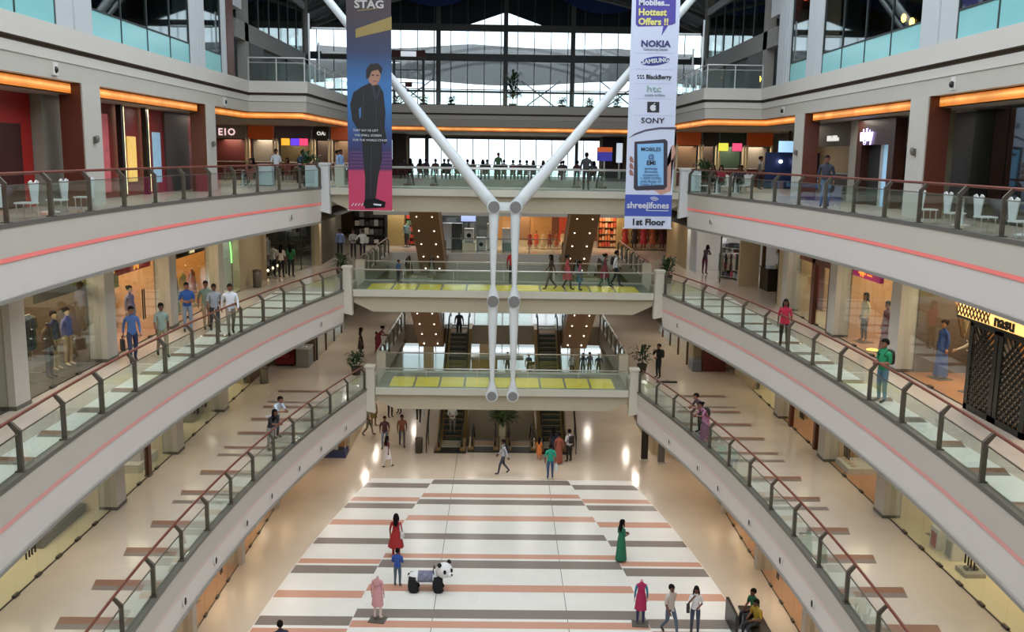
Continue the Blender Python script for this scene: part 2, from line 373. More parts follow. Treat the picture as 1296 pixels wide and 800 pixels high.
# ------------------------------------------------------------------ rails round the escalator void behind the bridges
vlab = {(2,-1):'dark-posted rail beside the escalator void near the white-shirted men', (2,1):'dark-posted rail beside the escalator void near the potted palm',
        (1,-1):'steel-topped rail beside the escalator void where a woman in red leans', (1,1):'steel-topped rail beside the escalator void near the man in black',
        (3,-1):'food court rail beside the escalator void near the diners in blue shirts', (3,1):'food court rail beside the escalator void near the white planter boxes'}
for l in (1,2,3):
    for s in (-1,1):
        z = Z[l]; x = s*(CONST[l]+.08)
        t = thing('void_rail', vlab[l,s], 'balustrade', (x,53,z))
        MB().tube([(x,47.3,z+1.0),(x,60.2,z+1.0)],.035,8).build('handrail', M_rail if l>1 else M_steel, t)
        for i in range(7):
            y = 47.4+i*2.1; put('post', PM[s,0], t, (x-.1*s,y,z+.02))
            if i < 6: MB().box(x-.006,x+.006,y+.08,y+2.02,z+.08,z+.85).build('glass_pane', M_glass, t)
    z = Z[l]; e = CONST[l]
    t = thing('void_rail', ['','glass rail at the far landing in front of the bright entrance','glass rail in front of the home appliance shop','glass rail between the void and the food court seats'][l], 'balustrade', (0,60.4,z))
    MB().tube([(-3.4 if l>1 else -1.9,60.42,z+1.0),(3.4 if l>1 else 1.9,60.42,z+1.0)],.03,8).build('handrail', M_steel if l != 2 else M_post, t)
    for i in range(4):
        w = (6.6 if l>1 else 3.6)/4; x0 = -w*2+i*w
        MB().box(x0+.03,x0+w-.03,60.41,60.43,z+.1,z+.93).build('glass_pane', M_glass, t)
        MB().box(x0-.02,x0+.02,60.39,60.45,z+.08,z+.97).build('post', M_post, t)
# ------------------------------------------------------------------ level four: fascia, curtain walls, roof
M_fas4 = mat('grey_render_fascia', 'c0bcb5', .6, noise=.03, scale=1)
M_fas4b = mat('grey_render_lower', 'b2aea6', .6, noise=.03, scale=1)
M_groove = mat('brown_groove', '57493c', .7)
M_turq = mat('turquoise_frosted_glass', '86c2c4', .18, noise=.05, scale=.8)
M_dglass = glass('dark_curtain_glass', (.42,.46,.46), 3.0, .03)
M_mull = mat('dark_mullion', '2c3436', .5)
M_lcol = mat('pale_wall_panel', 'b4b9bd', .55, noise=.03, scale=1)
path = [(12.0,-5.0),(12.0,45.4),(9.3,45.4),(9.05,65.0)]
def off(path, d):                        # offset away from the atrium (towards larger x / y)
    out = []
    for i, p in enumerate(path):
        ns = []
        for a, b in ((i-1,i),(i,i+1)):
            if 0 <= a and b < len(path):
                dx, dy = path[b][0]-path[a][0], path[b][1]-path[a][1]; L = math.hypot(dx,dy); ns.append((dy/L,-dx/L))
        nx, ny = sum(n[0] for n in ns), sum(n[1] for n in ns); L = math.hypot(nx,ny); k = 1/max(.4,(nx*ns[0][0]+ny*ns[0][1])/L)
        out.append((p[0]+nx/L*d*k, p[1]+ny/L*d*k))
    return out
prof4 = [(.35,18.82),(-.06,18.82),(-.06,18.29),(.10,18.26),(.10,18.18),(.02,18.16),(.02,17.9),(.05,17.88),(.05,17.42),(.32,17.42)]
pm4 = [0,0,2,2,0,0,1,1,1]
for s in (-1,1):
    tb = MB()
    for k in range(len(prof4)-1):
        pa, pb = off(path,prof4[k][0]), off(path,prof4[k+1][0])
        for i in range(len(path)-1):
            tb.add([(s*pa[i][0],pa[i][1],prof4[k][1]),(s*pa[i+1][0],pa[i+1][1],prof4[k][1]),(s*pb[i+1][0],pb[i+1][1],prof4[k+1][1]),(s*pb[i][0],pb[i][1],prof4[k+1][1])],[(0,1,2,3)],pm4[k])
    tr = struct('trim_%d' % (30+(s>0)), tb, [M_fas4,M_fas4b,M_groove])
    # orange cove light: short panels between the columns
    pc = off(path,.34); segs = []
    def lay(p, q, L):
        d = Vector((q[0]-p[0],q[1]-p[1])); n = max(1,round(d.length/L))
        for i in range(n):
            a = Vector(p)+d*(i/n); b = Vector(p)+d*((i+1)/n-.012/ d.length*1); segs.append((a,b))
    lay((pc[0][0],14.0),(pc[0][0],27.55),2.3); lay((pc[0][0],28.85),(pc[0][0],38.75),2.0); lay((pc[0][0],40.35),(pc[1][0],pc[1][1]),1.7)
    lay(pc[1],pc[2],1.6); lay(pc[2],pc[3],2.4)
    for a, b in segs:
        MB().bar((s*a.x,a.y,17.26),(s*b.x,b.y,17.26),.05,.26).build('cove_light_panel', M_orange, tr)
    # soffit of the food court level
    so = off(path,.36); ou = [(OUT,-5),(OUT,45.4),(OUT,45.4),(OUT,65)]
    sm = MB()
    for i in (0,2): sm.add([(s*so[i][0],so[i][1],17.1),(s*so[i+1][0],so[i+1][1],17.1),(s*OUT,so[i+1][1],17.1),(s*OUT,so[i][1],17.1)],[(0,1,2,3)])
    struct('ceiling', sm, mat('food_court_ceiling','a79f93',.7))
    # level four slab
    struct('floor', MB().box(s*12.36,s*OUT,-5,45.6,18.3,18.6).box(s*9.6,s*OUT,45.6,76,18.3,18.6), M_floor_up)
tb = MB()
for k in range(len(prof4)-1):
    tb.add([(-9.2,65+prof4[k][0],prof4[k][1]),(9.2,65+prof4[k][0],prof4[k][1]),(9.2,65+prof4[k+1][0],prof4[k+1][1]),(-9.2,65+prof4[k+1][0],prof4[k+1][1])],[(0,1,2,3)],pm4[k])
tr = struct('trim_32', tb, [M_fas4,M_fas4b,M_groove])
for i in range(8): MB().box(-9+i*2.25,-9+i*2.25+2.235,65.33,65.38,17.14,17.40).build('cove_light_panel', M_orange, tr)
struct('floor', MB().box(-9.6,9.6,65.35,76,18.3,18.6), M_floor_up)
struct('ceiling', MB().box(-OUT,OUT,65.4,76,17.05,17.1), mat('food_court_ceiling','a79f93',.7))

# curtain walls on both sides above the fascia
def curtain(s):
    X = lambda d: s*(WALLX+d)
    w = thing('curtain_wall', 'turquoise and dark glass curtain wall '+('reflecting the roof trusses above the red shop fronts' if s<0 else 'with hanging amber lamps behind it'), 'curtain wall', (X(0),30,18.82))
    def pane(y0,y1,z0=18.84,zt=19.55,top=25.5):
        MB().box(X(.02),X(.06),y0+.03,y1-.03,z0,zt).build('spandrel_pane', M_turq, w)
        MB().box(X(.03),X(.06),y0+.03,y1-.03,zt+.05,top).build('glass_pane', M_dglass, w)
        MB().box(X(0),X(.09),y0,y1,zt,zt+.05).build('transom', M_mull, w)
    edges = [12.9,15.1,17.3,19.5,21.8,24.05,26.2]
    for a,b in zip(edges,edges[1:]): pane(a,b)
    e2 = [28.45,30.65,32.85,35.05,37.15]
    for a,b in zip(e2,e2[1:]): pane(a,b)
    pane(39.0,41.25, top=23.2)
    for y in edges+e2+[39.0,41.25]: MB().box(X(0),X(.1),y-.03,y+.03,18.84,25.5).build('mullion', M_mull, w)
    for y0,y1,d in ((26.2,28.45,.0),(37.15,39.0,.0),(41.25,42.0,0)):
        wl = MB().box(X(-.02),X(.6),y0,y1,18.82,26)
        wl.box(X(-.06),X(.1),y0+(y1-y0)*.45,y0+(y1-y0)*.62,18.82,26)
        struct('wall_%s' % ('left' if s<0 else 'right'), wl, M_lcol)
    struct('wall_%s' % ('left' if s<0 else 'right'), MB().box(X(0),X(.6),39.0,45.4,23.2,26).box(X(.2),X(.6),43.05,45.4,22.0,23.2), M_lcol)
    struct('column', MB().box(X(-.05),X(.5),42.0,43.05,18.6,22.3), M_wood if s<0 else M_lcol)
    # plain grey inner wall seen through the glass
    struct('wall_%s' % ('left' if s<0 else 'right'), MB().box(X(5.4),X(5.5),-5,45,18.6,26), mat('dim_inner_wall','6c7070',.8))
    # recess past the corner, fifth-storey band and its glazing
    struct('wall_%s' % ('left' if s<0 else 'right'), MB().box(X(.5),X(.8),45.4,62,20.8,21.65).box(X(.5),X(.9),47.0,47.7,18.6,26).box(X(.5),X(.9),61.2,62,18.6,26), mat('grey_band_wall','86857f',.6))
    fw = thing('curtain_wall', 'upper green glazing band '+('over the dim recess behind the white pipe frames' if s<0 else 'over the crowded terrace'), 'curtain wall', (X(.6),54,21.65))
    for i in range(6):
        y = 47.7+i*2.25
        MB().box(X(.6),X(.64),y+.03,y+2.22,21.7,24.3).build('glass_pane', glass('green_dim_glass',(.45,.55,.53),1.6,.03), fw)
        MB().box(X(.56),X(.68),y-.03,y+.03,21.66,24.3).build('mullion', M_mull, fw)
    MB().box(X(.5),X(.75),47.7,61.2,24.3,24.7).build('head_rail', M_lcol, fw)
    struct('wall_%s' % ('left' if s<0 else 'right'), MB().box(X(4.4),X(4.5),45.4,75,18.6,26), mat('dim_inner_wall','6c7070',.8))
    dk = MB().box(X(.5),X(.6),47.8,50.5,18.6,20.8).box(X(.5),X(.6),56,61,18.6,20.8)
    struct('wall_%s' % ('left' if s<0 else 'right'), dk, mat('dark_red_shopfront','33201c',.5))
    # glass guard at the corner
    t = thing('glass_balustrade', 'steel-railed glass guard at the corner of the top floor '+('beside the brown timber column' if s<0 else 'below the blue neon shop'), 'balustrade', (s*10.6,45.5,18.8), group='top floor guards')
    def guard(p,q,n):
        for i in range(n):
            a = (p[0]+(q[0]-p[0])*i/n, p[1]+(q[1]-p[1])*i/n); b = (p[0]+(q[0]-p[0])*(i+1)/n, p[1]+(q[1]-p[1])*(i+1)/n)
            MB().bar((a[0],a[1],19.24),(b[0],b[1],19.24),.012,.78).build('glass_pane', M_glass, t)
            MB().bar((a[0],a[1],18.82),(a[0],a[1],19.85),.04).build('post', M_steel, t)
        MB().tube([(p[0],p[1],19.88),(q[0],q[1],19.88)],.03,8).build('handrail', M_steel, t)
        MB().tube([(p[0],p[1],19.66),(q[0],q[1],19.66)],.015,6).build('mid_rail', M_steel, t)
    guard((s*12.0,45.5),(s*9.4,45.5),2); guard((s*9.4,45.5),(s*9.15,64.8),8)
    return w
for s in (-1,1): curtain(s)
t = thing('glass_balustrade', 'glass guard of the top floor in front of the tall end window', 'balustrade', (0,65.1,18.8), group='top floor guards')
for i in range(8):
    MB().box(-9+i*2.25+.03,-9+i*2.25+2.22,65.1,65.115,18.84,19.66).build('glass_pane', M_glass, t)
    MB().box(-9+i*2.25-.02,-9+i*2.25+.02,65.08,65.13,18.82,19.85).build('post', M_post, t)
MB().tube([(-9,65.1,19.86),(9,65.1,19.86)],.03,8).build('handrail', M_post, t)
# white pipe frames on the top floor corners
for s, dx in ((-1,0),(1,0)):
    t = thing('pipe_frame', 'white pipe portal frame on the top floor terrace '+('facing the dim recess' if s<0 else 'facing the crowded side'), 'frame', (s*9.5,49.5,18.82))
    for y in (48.5,51.0): 
        MB().tube([(s*9.75,y,18.82),(s*9.75,y,22.3 if y<50 else 21.2)],.05,8).build('upright', M_whitesteel, t)
    MB().tube([(s*9.6,48.5,21.6),(s*7.4,48.5,21.6)],.06,8).build('crossbar', M_whitesteel, t)
    MB().tube([(s*9.6,51.0,20.7),(s*7.6,51.0,20.7)],.06,8).build('crossbar', M_whitesteel, t)

# tall end window of level four
M_frame = mat('grey_window_steel', '55585a', .5)
end = thing('window_1', 'tall gridded end window of the top floor', 'window', (0,75,18.6)); end['kind'] = 'structure'
for x in (-15.4,-10.3,-5.15,0,5.15,10.3,15.4): MB().box(x-.17,x+.17,74.9,75.2,18.6,29).build('column', M_frame, end)
for z, h in ((25.1,.5),(22.9,.55),(20.35,.15)): MB().box(-17,17,74.85,75.1,z-h/2,z+h/2).build('transom', M_frame, end)
for i in range(28):
    x = -17+i*1.28
    MB().box(x-.03,x+.03,75.0,75.06,18.6,28).build('mullion', M_frame, end)
    MB().box(x+.03,x+1.25,75.02,75.04,18.65,28).build('glass_pane', glass('end_window_glass',(.80,.84,.86),.7), end)
t = thing('sign_frame','grey portal frame with a dark red sign board in front of the tall end window','sign',(-7,70,18.6))
for x in (-8.0,-5.9): MB().box(x-.09,x+.09,70,70.18,18.6,22.9).build('post', M_frame, t)
for z in (19.6,20.6,21.5): MB().box(-8.0,-5.9,70.05,70.12,z-.03,z+.03).build('crossbar', M_frame, t)
MB().box(-8.15,-5.75,69.92,70,22.35,22.85).build('board', mat('sign_dark_red','5a1418',.5), t); MB().box(-7.5,-6.4,69.9,69.92,22.42,22.78).build('light_panel', mat('sign_pale_panel','dfe6f0',.5,emit=.8), t)
MB().box(-7.2,-6.7,69.95,70,20.3,20.65).build('plate', mat('sign_dark_red','5a1418',.5), t)
# food court windows, entrance glazing below
M_mul2 = mat('light_mullion','8b8f92',.5)
for n, z0, z1, x1, lab in ((2,13.95,16.75,7.4,'wide bright window behind the food court seats'),(3,4.65,7.7,7.0,'bright glazed back wall of the first landing'),(4,0,3.1,8.0,'bright glazed entrance doors at the far end of the ground floor')):
    t = thing('window_%d' % n, lab, 'window', (0,75,z0)); t['kind'] = 'structure'
    k = 12
    for i in range(k):
        x = -x1+2*x1*i/k
        MB().box(x+.03,x+2*x1/k-.03,75.0,75.02,z0+.1,z1).build('glass_pane', glass('end_window_glass',(.80,.84,.86),.7), t)
        MB().box(x-.03,x+.03,74.96,75.06,z0,z1).build('mullion', M_mul2, t)
    MB().box(-x1,x1,74.95,75.08,z1,z1+.2).build('head_frame', M_frame, t)
    if n == 2:
        for x in (-6.0,5.6): MB().box(x-.12,x+.12,74.6,74.9,z0,17.05).build('column', M_frame, t)
bw = MB()
for z0, z1, x1 in ((13.95,17.1,7.4),(4.65,9.0,7.0),(-.2,4.3,8.0)):
    for s in (-1,1): bw.box(s*x1,s*17.5,74.95,75.2,z0,z1)
bw.box(-17.5,17.5,74.95,75.2,9.0,13.95).box(-17.5,17.5,74.95,75.2,16.95,18.6).box(-7,7,74.95,75.2,7.9,9.1).box(-8,8,74.95,75.2,3.3,4.65)
struct('wall_back', bw, M_beige)
# roof
M_roof = mat('dark_roof_lining','4a5158',.7)
M_roofblue = mat('blue_roof_sheet','24418a',.6)
def roofz(x): return 28.6-(x/17.5)**2*4.6
rf = MB(); xs = [-17.5+i*35/24 for i in range(25)]
rf.add([(x,44,roofz(x)+.6) for x in xs]+[(x,77,roofz(x)) for x in xs],[(i,i+1,26+i,25+i) for i in range(24)])
struct('ceiling', rf, M_roof)
rs = MB()
for x0,x1 in ((-8.5,-1.0),(2.4,10.5)):
    xx = [x0+(x1-x0)*i/8 for i in range(9)]
    rs.add([(x,74.6,roofz(x)-.15-1.5*math.sin(math.pi*i/8)) for i,x in enumerate(xx)]+[(x,74.6,roofz(x)-.12) for x in xx],[(i,i+1,10+i,9+i) for i in range(8)])
    rs.add([(x,74.7,roofz(x)-.15-1.5*math.sin(math.pi*i/8)) for i,x in enumerate(xx)]+[(x,74.7,roofz(x)-.12) for x in xx],[(i,i+1,10+i,9+i) for i in range(8)])
struct('trim_40', rs, M_roofblue)
ev = MB(); xx = [-17+34*i/40 for i in range(41)]
eb = [25.3+1.15*max(0,1-abs(x)/3.4) for x in xx]
for yy in (76.0,76.2): ev.add([(x,yy,b) for x,b in zip(xx,eb)]+[(x,yy,roofz(x)+.05) for x in xx],[(i,i+1,42+i,41+i) for i in range(40)])
ev.add([(x,76.0,b) for x,b in zip(xx,eb)]+[(x,76.2,b) for x,b in zip(xx,eb)],[(i,i+1,42+i,41+i) for i in range(40)])
struct('trim_41', ev, mat('dark_blue_grey_eave','39434e',.7,noise=.2,scale=.6))
for y in (46,52,58,64,70,74.5):
    bm_ = MB()
    pts = [(x,y,roofz(x)-.35+(77-y)/33*.6) for x in xs]
    bm_.tube(pts,.16,8); pts2 = [(x,y,roofz(x)-1.5+(77-y)/33*.6) for x in xs]
    if y < 74: bm_.tube(pts2,.12,8)
    for i in range(0,24,2):
        if y < 74: bm_.bar(pts[i],pts2[i+1],.08); bm_.bar(pts2[i+1],pts[i+2],.08)
    t = tag(bm_.build('roof_truss', mat('grey_roof_steel','6d7376',.5)), 'arched grey steel roof truss over the far terrace', 'truss', 'roof trusses')
# roof over the atrium: a glazed roof carried on steel arches
for y in (2,12,22,32,42):
    bm_ = MB(); bm_.tube([(x,y,roofz(x)+.8) for x in xs],.2,8)
    tag(bm_.build('roof_arch', mat('grey_roof_steel','6d7376',.5)), 'arched steel rib of the glazed atrium roof', 'arch', 'atrium roof ribs')
for s in (-1,1): struct('ceiling', MB().box(s*12.2,s*18,-5,45,25.6,25.9), mat('pale_roof_lining','a4a8a8',.7))
sd = MB()
for s in (-1,1): sd.box(s*17.5,s*17.8,-6,77,-.2,26)
sd.box(-18,18,-6.3,-6,-.2,26)
struct('wall_outer', sd, M_beige)
# outside: forecourt, canopy and lattice seen through the end window
struct('ground_outside', MB().box(-120,120,77,300,-.4,-.2), mat('pale_paving','b9b6ae',.8))
cv = thing('forecourt_canopy', 'grey sagging fabric canopy with lattice struts outside the end window', 'canopy', (0,80,18))
for (za, zb, sag, yy, nm) in ((24.5,22.9,.5,83,'canopy_sheet'),(23.0,21.4,.5,80,'canopy_sheet')):
    cs = MB(); n = 24
    top = [(-16+32*i/n, yy, za-sag*abs(math.sin(i/n*math.pi*2.5))*.6+.35*math.exp(-((i/n-.5)*3.2)**2)) for i in range(n+1)]
    bot = [(-16+32*i/n, yy-.5, zb+sag*math.sin(i/n*math.pi*3)*.5) for i in range(n+1)]
    cs.add(top+bot,[(i,i+1,n+2+i,n+1+i) for i in range(n)])
    cs.build(nm, mat('grey_canopy_fabric','8d8a88' if yy>82 else 'a5a1a0',.8,noise=.15,scale=2), cv)
for x in (-7.5,2.9,9.4):
    for dx in (-1.6,1.6): MB().bar((x-dx,79.5,19.2),(x+dx,79.5,21.6),.09).build('brace', M_frame, cv)
for x in (-15.5,15.5):
    for yy in (80.1,83): MB().box(x-.2,x+.2,yy-.2,yy+.2,-.2,22.3).build('column', M_frame, cv)
MB().box(-18,18,78.5,78.6,18.6,19.55).build('terrace_parapet', mat('terrace_parapet','77787c',.7), cv)

# ------------------------------------------------------------------ central white steel frame
fr = thing('steel_frame', 'white steel V-frame with two pinned drop rods hanging in the atrium', 'steel frame', (0,41.6,4.6))
M_pin = mat('brushed_pin_plate','8b8a8c',.35,metal=.5,noise=.15,scale=30)
YF = 41.5
def rod(x,z0,z1):
    prof = [(.10,z1+.0),(.235,z1),(.225,z1-.25),(.10,z0+.75),(.10,z0+.68),(.27,z0+.12),(.24,z0-.12)]
    m = MB(); n = 12
    m.loft([[(x+r*math.cos(2*math.pi*j/n), YF+.18*min(1,r/.2)*math.sin(2*math.pi*j/n), z) for j in range(n)] for r,z in prof])
    return m
zs = [13.36,9.22,4.92]
for x in (-.47,.47):
    for a,b in ((1,0),(2,1)): rod(x,zs[a],zs[b]-.05).build('drop_rod', M_whitesteel, fr, smooth=True)
    for i,z in enumerate(zs):
        MB().disc_y((x,YF,z),.30 if i==0 else .27,.40,18).build('knuckle', M_whitesteel, fr)
        MB().disc_y((x,YF-.22,z),.25 if i<2 else .21,.05,18).build('pin_plate', M_pin, fr)
MB().box(-.3,.3,YF-.1,YF+.1,13.2,13.55).build('tie_plate', M_whitesteel, fr)
for s in (-1,1):
    a = Vector((s*.47,YF,13.36)); d = Vector((s*math.cos(R(50.4)),0,math.sin(R(50.4)))); nrm = Vector((-d.z,0,d.x))
    m = MB(); rings = []
    for u,w in ((0,.30),(.6,.27),(3,.23),(8,.18),(17,.13)):
        c = a+d*u; rings.append([c+nrm*w*math.cos(2*math.pi*j/10)+Vector((0,.17*math.sin(2*math.pi*j/10),0)) for j in range(10)])
    m.loft(rings).build('strut', M_whitesteel, fr, smooth=True)
    b = a+Vector((0,.9,0))
    m = MB(); m.tube([b+d*1.2,b+d*17],.09,8); m.build('back_stay', M_whitesteel, fr, smooth=True)

# ------------------------------------------------------------------ banners
def flat(m, pts, y, t=.004, mi=0):                # a thin printed shape in the X-Z plane
    return m.prism(pts,'y',y-t,y)
def printed(name, pts, y, m, parent): 
    return MB().prism(pts,'y',y-.003,y).build(name, m, parent)
def grad_mat(name, stops, z0, z1):
    m = bpy.data.materials.new(name); m.use_nodes = True; nt = m.node_tree; b = nt.nodes['Principled BSDF']
    tc = nt.nodes.new('ShaderNodeTexCoord'); sp = nt.nodes.new('ShaderNodeSeparateXYZ'); mr = nt.nodes.new('ShaderNodeMapRange'); cr = nt.nodes.new('ShaderNodeValToRGB')
    mr.inputs[1].default_value = z0; mr.inputs[2].default_value = z1
    el = cr.color_ramp.elements
    while len(el) < len(stops): el.new(.5)
    for e,(p,c) in zip(el,stops): e.position = p; e.color = lin(c)+(1,)
    nt.links.new(tc.outputs['Object'],sp.inputs[0]); nt.links.new(sp.outputs[2],mr.inputs[0]); nt.links.new(mr.outputs[0],cr.inputs[0]); nt.links.new(cr.outputs[0],b.inputs['Base Color'])
    b.inputs['Roughness'].default_value = .45
    return m
def sheet(x0,x1,y,z0,z1,m,parent,wave=.05):
    mb = MB(); n, k = 6, 14
    P = lambda i,j,d: (x0+(x1-x0)*i/n, y+d+wave*0, z0+(z1-z0)*j/k)
    mb.box(x0,x1,y,y+.02,z0,z1)
    return mb.build('fabric', m, parent)
YBN = 39.5
b1 = thing('hanging_banner', 'tall hanging banner printed with a man in a black suit', 'banner', (-5.55,YBN,13.25))
x0,x1,zb,zt = -6.46,-4.66,13.25,23.5
sheet(x0,x1,YBN,zb,zt,grad_mat('print_night_gradient',[(0,'b8385e'),(.155,'b03a60'),(.165,'4a2a58'),(.24,'31305f'),(.42,'2f6ca8'),(.5,'3467a0'),(.62,'2a3455'),(.75,'352a32'),(1,'2c2228')],zb,zt),b1)
def zpx(py): return 13.25+(266-py)*(21.62-13.25)/266
def xpx(px, py): 
    l = 443-(267-py)*7/267; return x0+(px-l)*(x1-x0)/(54.5+(267-py)*3.5/267)
def shape(name,pts,m,dy=.004): return printed(name,[(xpx(a,b),zpx(b)) for a,b in pts],YBN-dy,m,b1)
M_suit = mat('print_black_suit','14161c',.5); M_skin_p = mat('print_skin','9c7260',.5); M_hair_p = mat('print_hair','1c1414',.5)
shape('printed_suit',[(443,130),(447,115),(457,108),(467,103),(479,105),(485,114),(488,140),(487,158),(490,178),(487,181),(484,176),(484,200),(479,225),(477,247),(476,252),(463,252),(463,225),(460,195),(458,170),(452,160),(446,150)],M_suit)
shape('printed_shirt_gap',[(454,136),(457,133),(457,146),(455,148)],mat('print_blue_gap','3d6aa0',.5),.008)
M_sl = mat('print_suit_line','2b303c',.5)
shape('printed_lapel',[(470,106),(473,104),(476,122),(474,124)],M_sl,.007); shape('printed_lapel',[(480,106),(482,108),(478,122),(476,122)],M_sl,.007)
shape('printed_placket',[(475.5,124),(476.3,124),(476.8,160),(476,160)],M_sl,.007); shape('printed_sleeve_line',[(459,112),(460,112),(460,150),(459,152)],M_sl,.007); shape('printed_trouser_line',[(470,182),(471,182),(470,248),(469.3,248)],M_sl,.007)
shape('printed_face',[(466,92),(468,85),(475,83),(481,88),(481,97),(477,105),(471,106),(466,100)],M_skin_p,.008)
shape('printed_hair',[(463,98),(463,86),(468,79),(478,78),(484,84),(482,92),(478,86),(470,88),(467,96)],M_hair_p,.012)
shape('printed_shoe',[(463,252),(476,250),(489,255),(488,262),(464,264),(461,258)],mat('print_black_shoe','17181f',.2),.006)
shape('printed_shoe_shine',[(474,257),(484,258),(483,260),(474,259)],mat('print_shine','c9d0dc',.4),.01)
shape('printed_eye',[(470,92),(473,92),(473,93.5),(470,93.5)],M_hair_p,.012); shape('printed_eye',[(476,92.5),(479,92.5),(479,94),(476,94)],M_hair_p,.012)
shape('printed_mouth',[(472,100),(477,100),(477,101),(472,101)],mat('print_lip','6d3b36',.5),.012)
shape('printed_gold_label',[(449,36),(495,20),(495,36),(449,47)],mat('print_gold','86733f',.5))
M_lw = mat('print_white','c9cdd6',.5); M_ld = mat('print_dark_ink','3c3424',.5)
text('STAG',.42,mat('print_silver','a8a2a0',.5),b1,(xpx(466,6),YBN-.012,zpx(6)),sx=1.15,bold=.012)
shape('printed_rule',[(451,13),(482,9),(482,10),(451,14)],mat('print_gold','86733f',.5))
for i,s_ in enumerate(('THEY SAY HE LEFT','THE SMALL SCREEN','FOR THE WORLD STAGE')):
    py = 163+i*6.2; text(s_,.125,M_lw,b1,(xpx(447+(2 if i==1 else 0),py),YBN-.02,zpx(py)),align='LEFT',sx=1.0)
for i in range(5): shape('printed_step',[(444,190+i*4.5),(497,190+i*4.5),(497,191+i*4.5),(444,191+i*4.5)],mat('print_step_line','6a4670',.5),.003)
for i in range(4): shape('printed_script_stroke',[(446+i*4,260),(449+i*4,256.5),(449.5+i*4,257.2),(447+i*4,260.6)],M_lw,.008)
MB().tube([(x0-.05,YBN+.03,zb),(x1+.05,YBN+.03,zb)],.03,8).build('bottom_batten',M_steel,b1)
for x in (x0+.1,x1-.1): MB().tube([(x,YBN+.01,zt),(x,YBN+.01,26.8)],.01,6).build('hanging_cable',M_steel,b1)

b2 = thing('hanging_banner', 'tall white hanging banner listing mobile phone brands above a tablet picture', 'banner', (5.95,YBN,12.66))
X0,X1,ZB,ZT = 4.98,6.92,12.66,23.5
sheet(X0,X1,YBN,ZB,ZT,mat('print_pale_paper','c3cbe2',.5),b2)
def z2_(py): return 12.66+(289-py)*(21.8-12.66)/289
def x2_(px,py): 
    l = 793+(289-py)*5/289; return X0+(px-l)*(X1-X0)/(58+(289-py)*1.5/289)
def shp(name,pts,m,dy=.004): return printed(name,[(x2_(a,b),z2_(b)) for a,b in pts],YBN-dy,m,b2)
M_pur = mat('print_purple','4a3f9a',.5); M_ink = mat('print_navy_ink','33376e',.5); M_bl = mat('print_black','23222a',.5); M_gry = mat('print_grey_ink','8790a6',.5)
shp('printed_speech_bubble',[(803,-22),(852,-22),(852,28),(848,30),(843,31),(835,44),(837,31.5),(806,33),(803,30)],M_pur)
M_yel = mat('print_yellow','d8d276',.5)
T2 = lambda s_,size,m,px,py,sx=1.0,bold=0.0,al='CENTER': text(s_,size,m,b2,(x2_(px,py),YBN-.016,z2_(py)),sx=sx,bold=bold,align=al)
T2('Mobiles...',.33,M_lw,806,3.5,1.0,.012,'LEFT'); T2('Hottest',.36,M_yel,806,15.5,1.0,.012,'LEFT'); T2('Offers !!',.36,M_yel,806,27,1.0,.012,'LEFT')
T2('NOKIA',.34,M_ink,828,54,1.1,.012); T2('Connecting People',.13,M_gry,828,60.5,1.0)
shp('printed_oval',[(828+18*math.cos(t*.2618)*math.cos(.15)-5*math.sin(t*.2618)*-.15, 75+5.5*math.sin(t*.2618)-18*math.cos(t*.2618)*.12) for t in range(24)],mat('print_blue_oval','2f3a86',.5))
text('SAMSUNG',.24,M_lw,b2,(x2_(828,75),YBN-.02,z2_(75)),rot=(90,-6,0),sx=1.0,bold=.008)
T2('BlackBerry',.235,M_bl,832.5,95,1.0,.006)
for i in range(6): shp('printed_dot',[(806+3.2*(i%3)+.8*(i//3),92.6+3*(i//3)),(808+3.2*(i%3)+.8*(i//3),92.6+3*(i//3)),(807.6+3.2*(i%3)+.8*(i//3),94.6+3*(i//3)),(805.6+3.2*(i%3)+.8*(i//3),94.6+3*(i//3))],M_bl)
T2('htc',.36,mat('print_green_ink','7f9f92',.5),827,110,1.35); T2('quietly brilliant',.14,M_gry,828,117.5)
shp('printed_square',[(819,126),(834,126),(834,139.5),(819,139.5)],M_bl)
shp('printed_fruit_emblem',[(826.5+4*math.cos(t*.5236)*(1 if t not in (0,) else .6),133.6+4*math.sin(t*.5236)) for t in range(12)],M_lw,.012)
shp('printed_leaf',[(826.5,129),(828,127.3),(829,127.2),(828,129)],M_lw,.012)
text('SONY',.3,M_bl,b2,(x2_(826,150),YBN-.016,z2_(150)),sx=1.2,bold=.004)
for py in (65,85,103,122,143): shp('printed_rule',[(802,py),(851,py),(851,py+.5),(802,py+.5)],mat('print_pale_rule','a9b2cc',.5),.003)
swp = [(795.5,173),(805,166),(818,161),(835,158),(856,157.5)]
shp('printed_swoosh',swp+[(856,160.5),(835,160.5),(818,163.5),(806,168)],mat('print_purple_grey','4c4760',.5))
shp('printed_hand',[(838,222),(853,196),(855,190),(853,180),(850,182),(850,240),(838,245),(828,238),(820,240)],mat('print_hand_skin','b98f82',.5),.003)
for i in range(3): shp('printed_finger',[(802,197+i*8.5),(799,195+i*8.5),(798,199+i*8.5),(799,203+i*8.5),(804,204+i*8.5)],mat('print_hand_skin_dark','8f6660',.5),.003)
shp('printed_tablet',[(804,177),(842,173),(845,176),(845.5,234),(842,238),(807,239.5),(804,237)],mat('print_tablet_frame','34303f',.5),.006)
shp('printed_screen',[(807.5,180),(840,178),(841,232),(809,234)],mat('print_screen_blue','7fb4e0',.5),.010)
T2('MOBILES',.215,M_bl,824.5,186.5,1.0,.003); T2('@',.28,M_ink,825,196); T2('EMI',.25,M_bl,825,204,1.0,.006)
for i,s_ in enumerate(('exchange','discounts','accessories','+ GSM CDMA','wide Range Of','Tablets & more')): T2(s_,.145,M_ink,825,211+i*4.2)
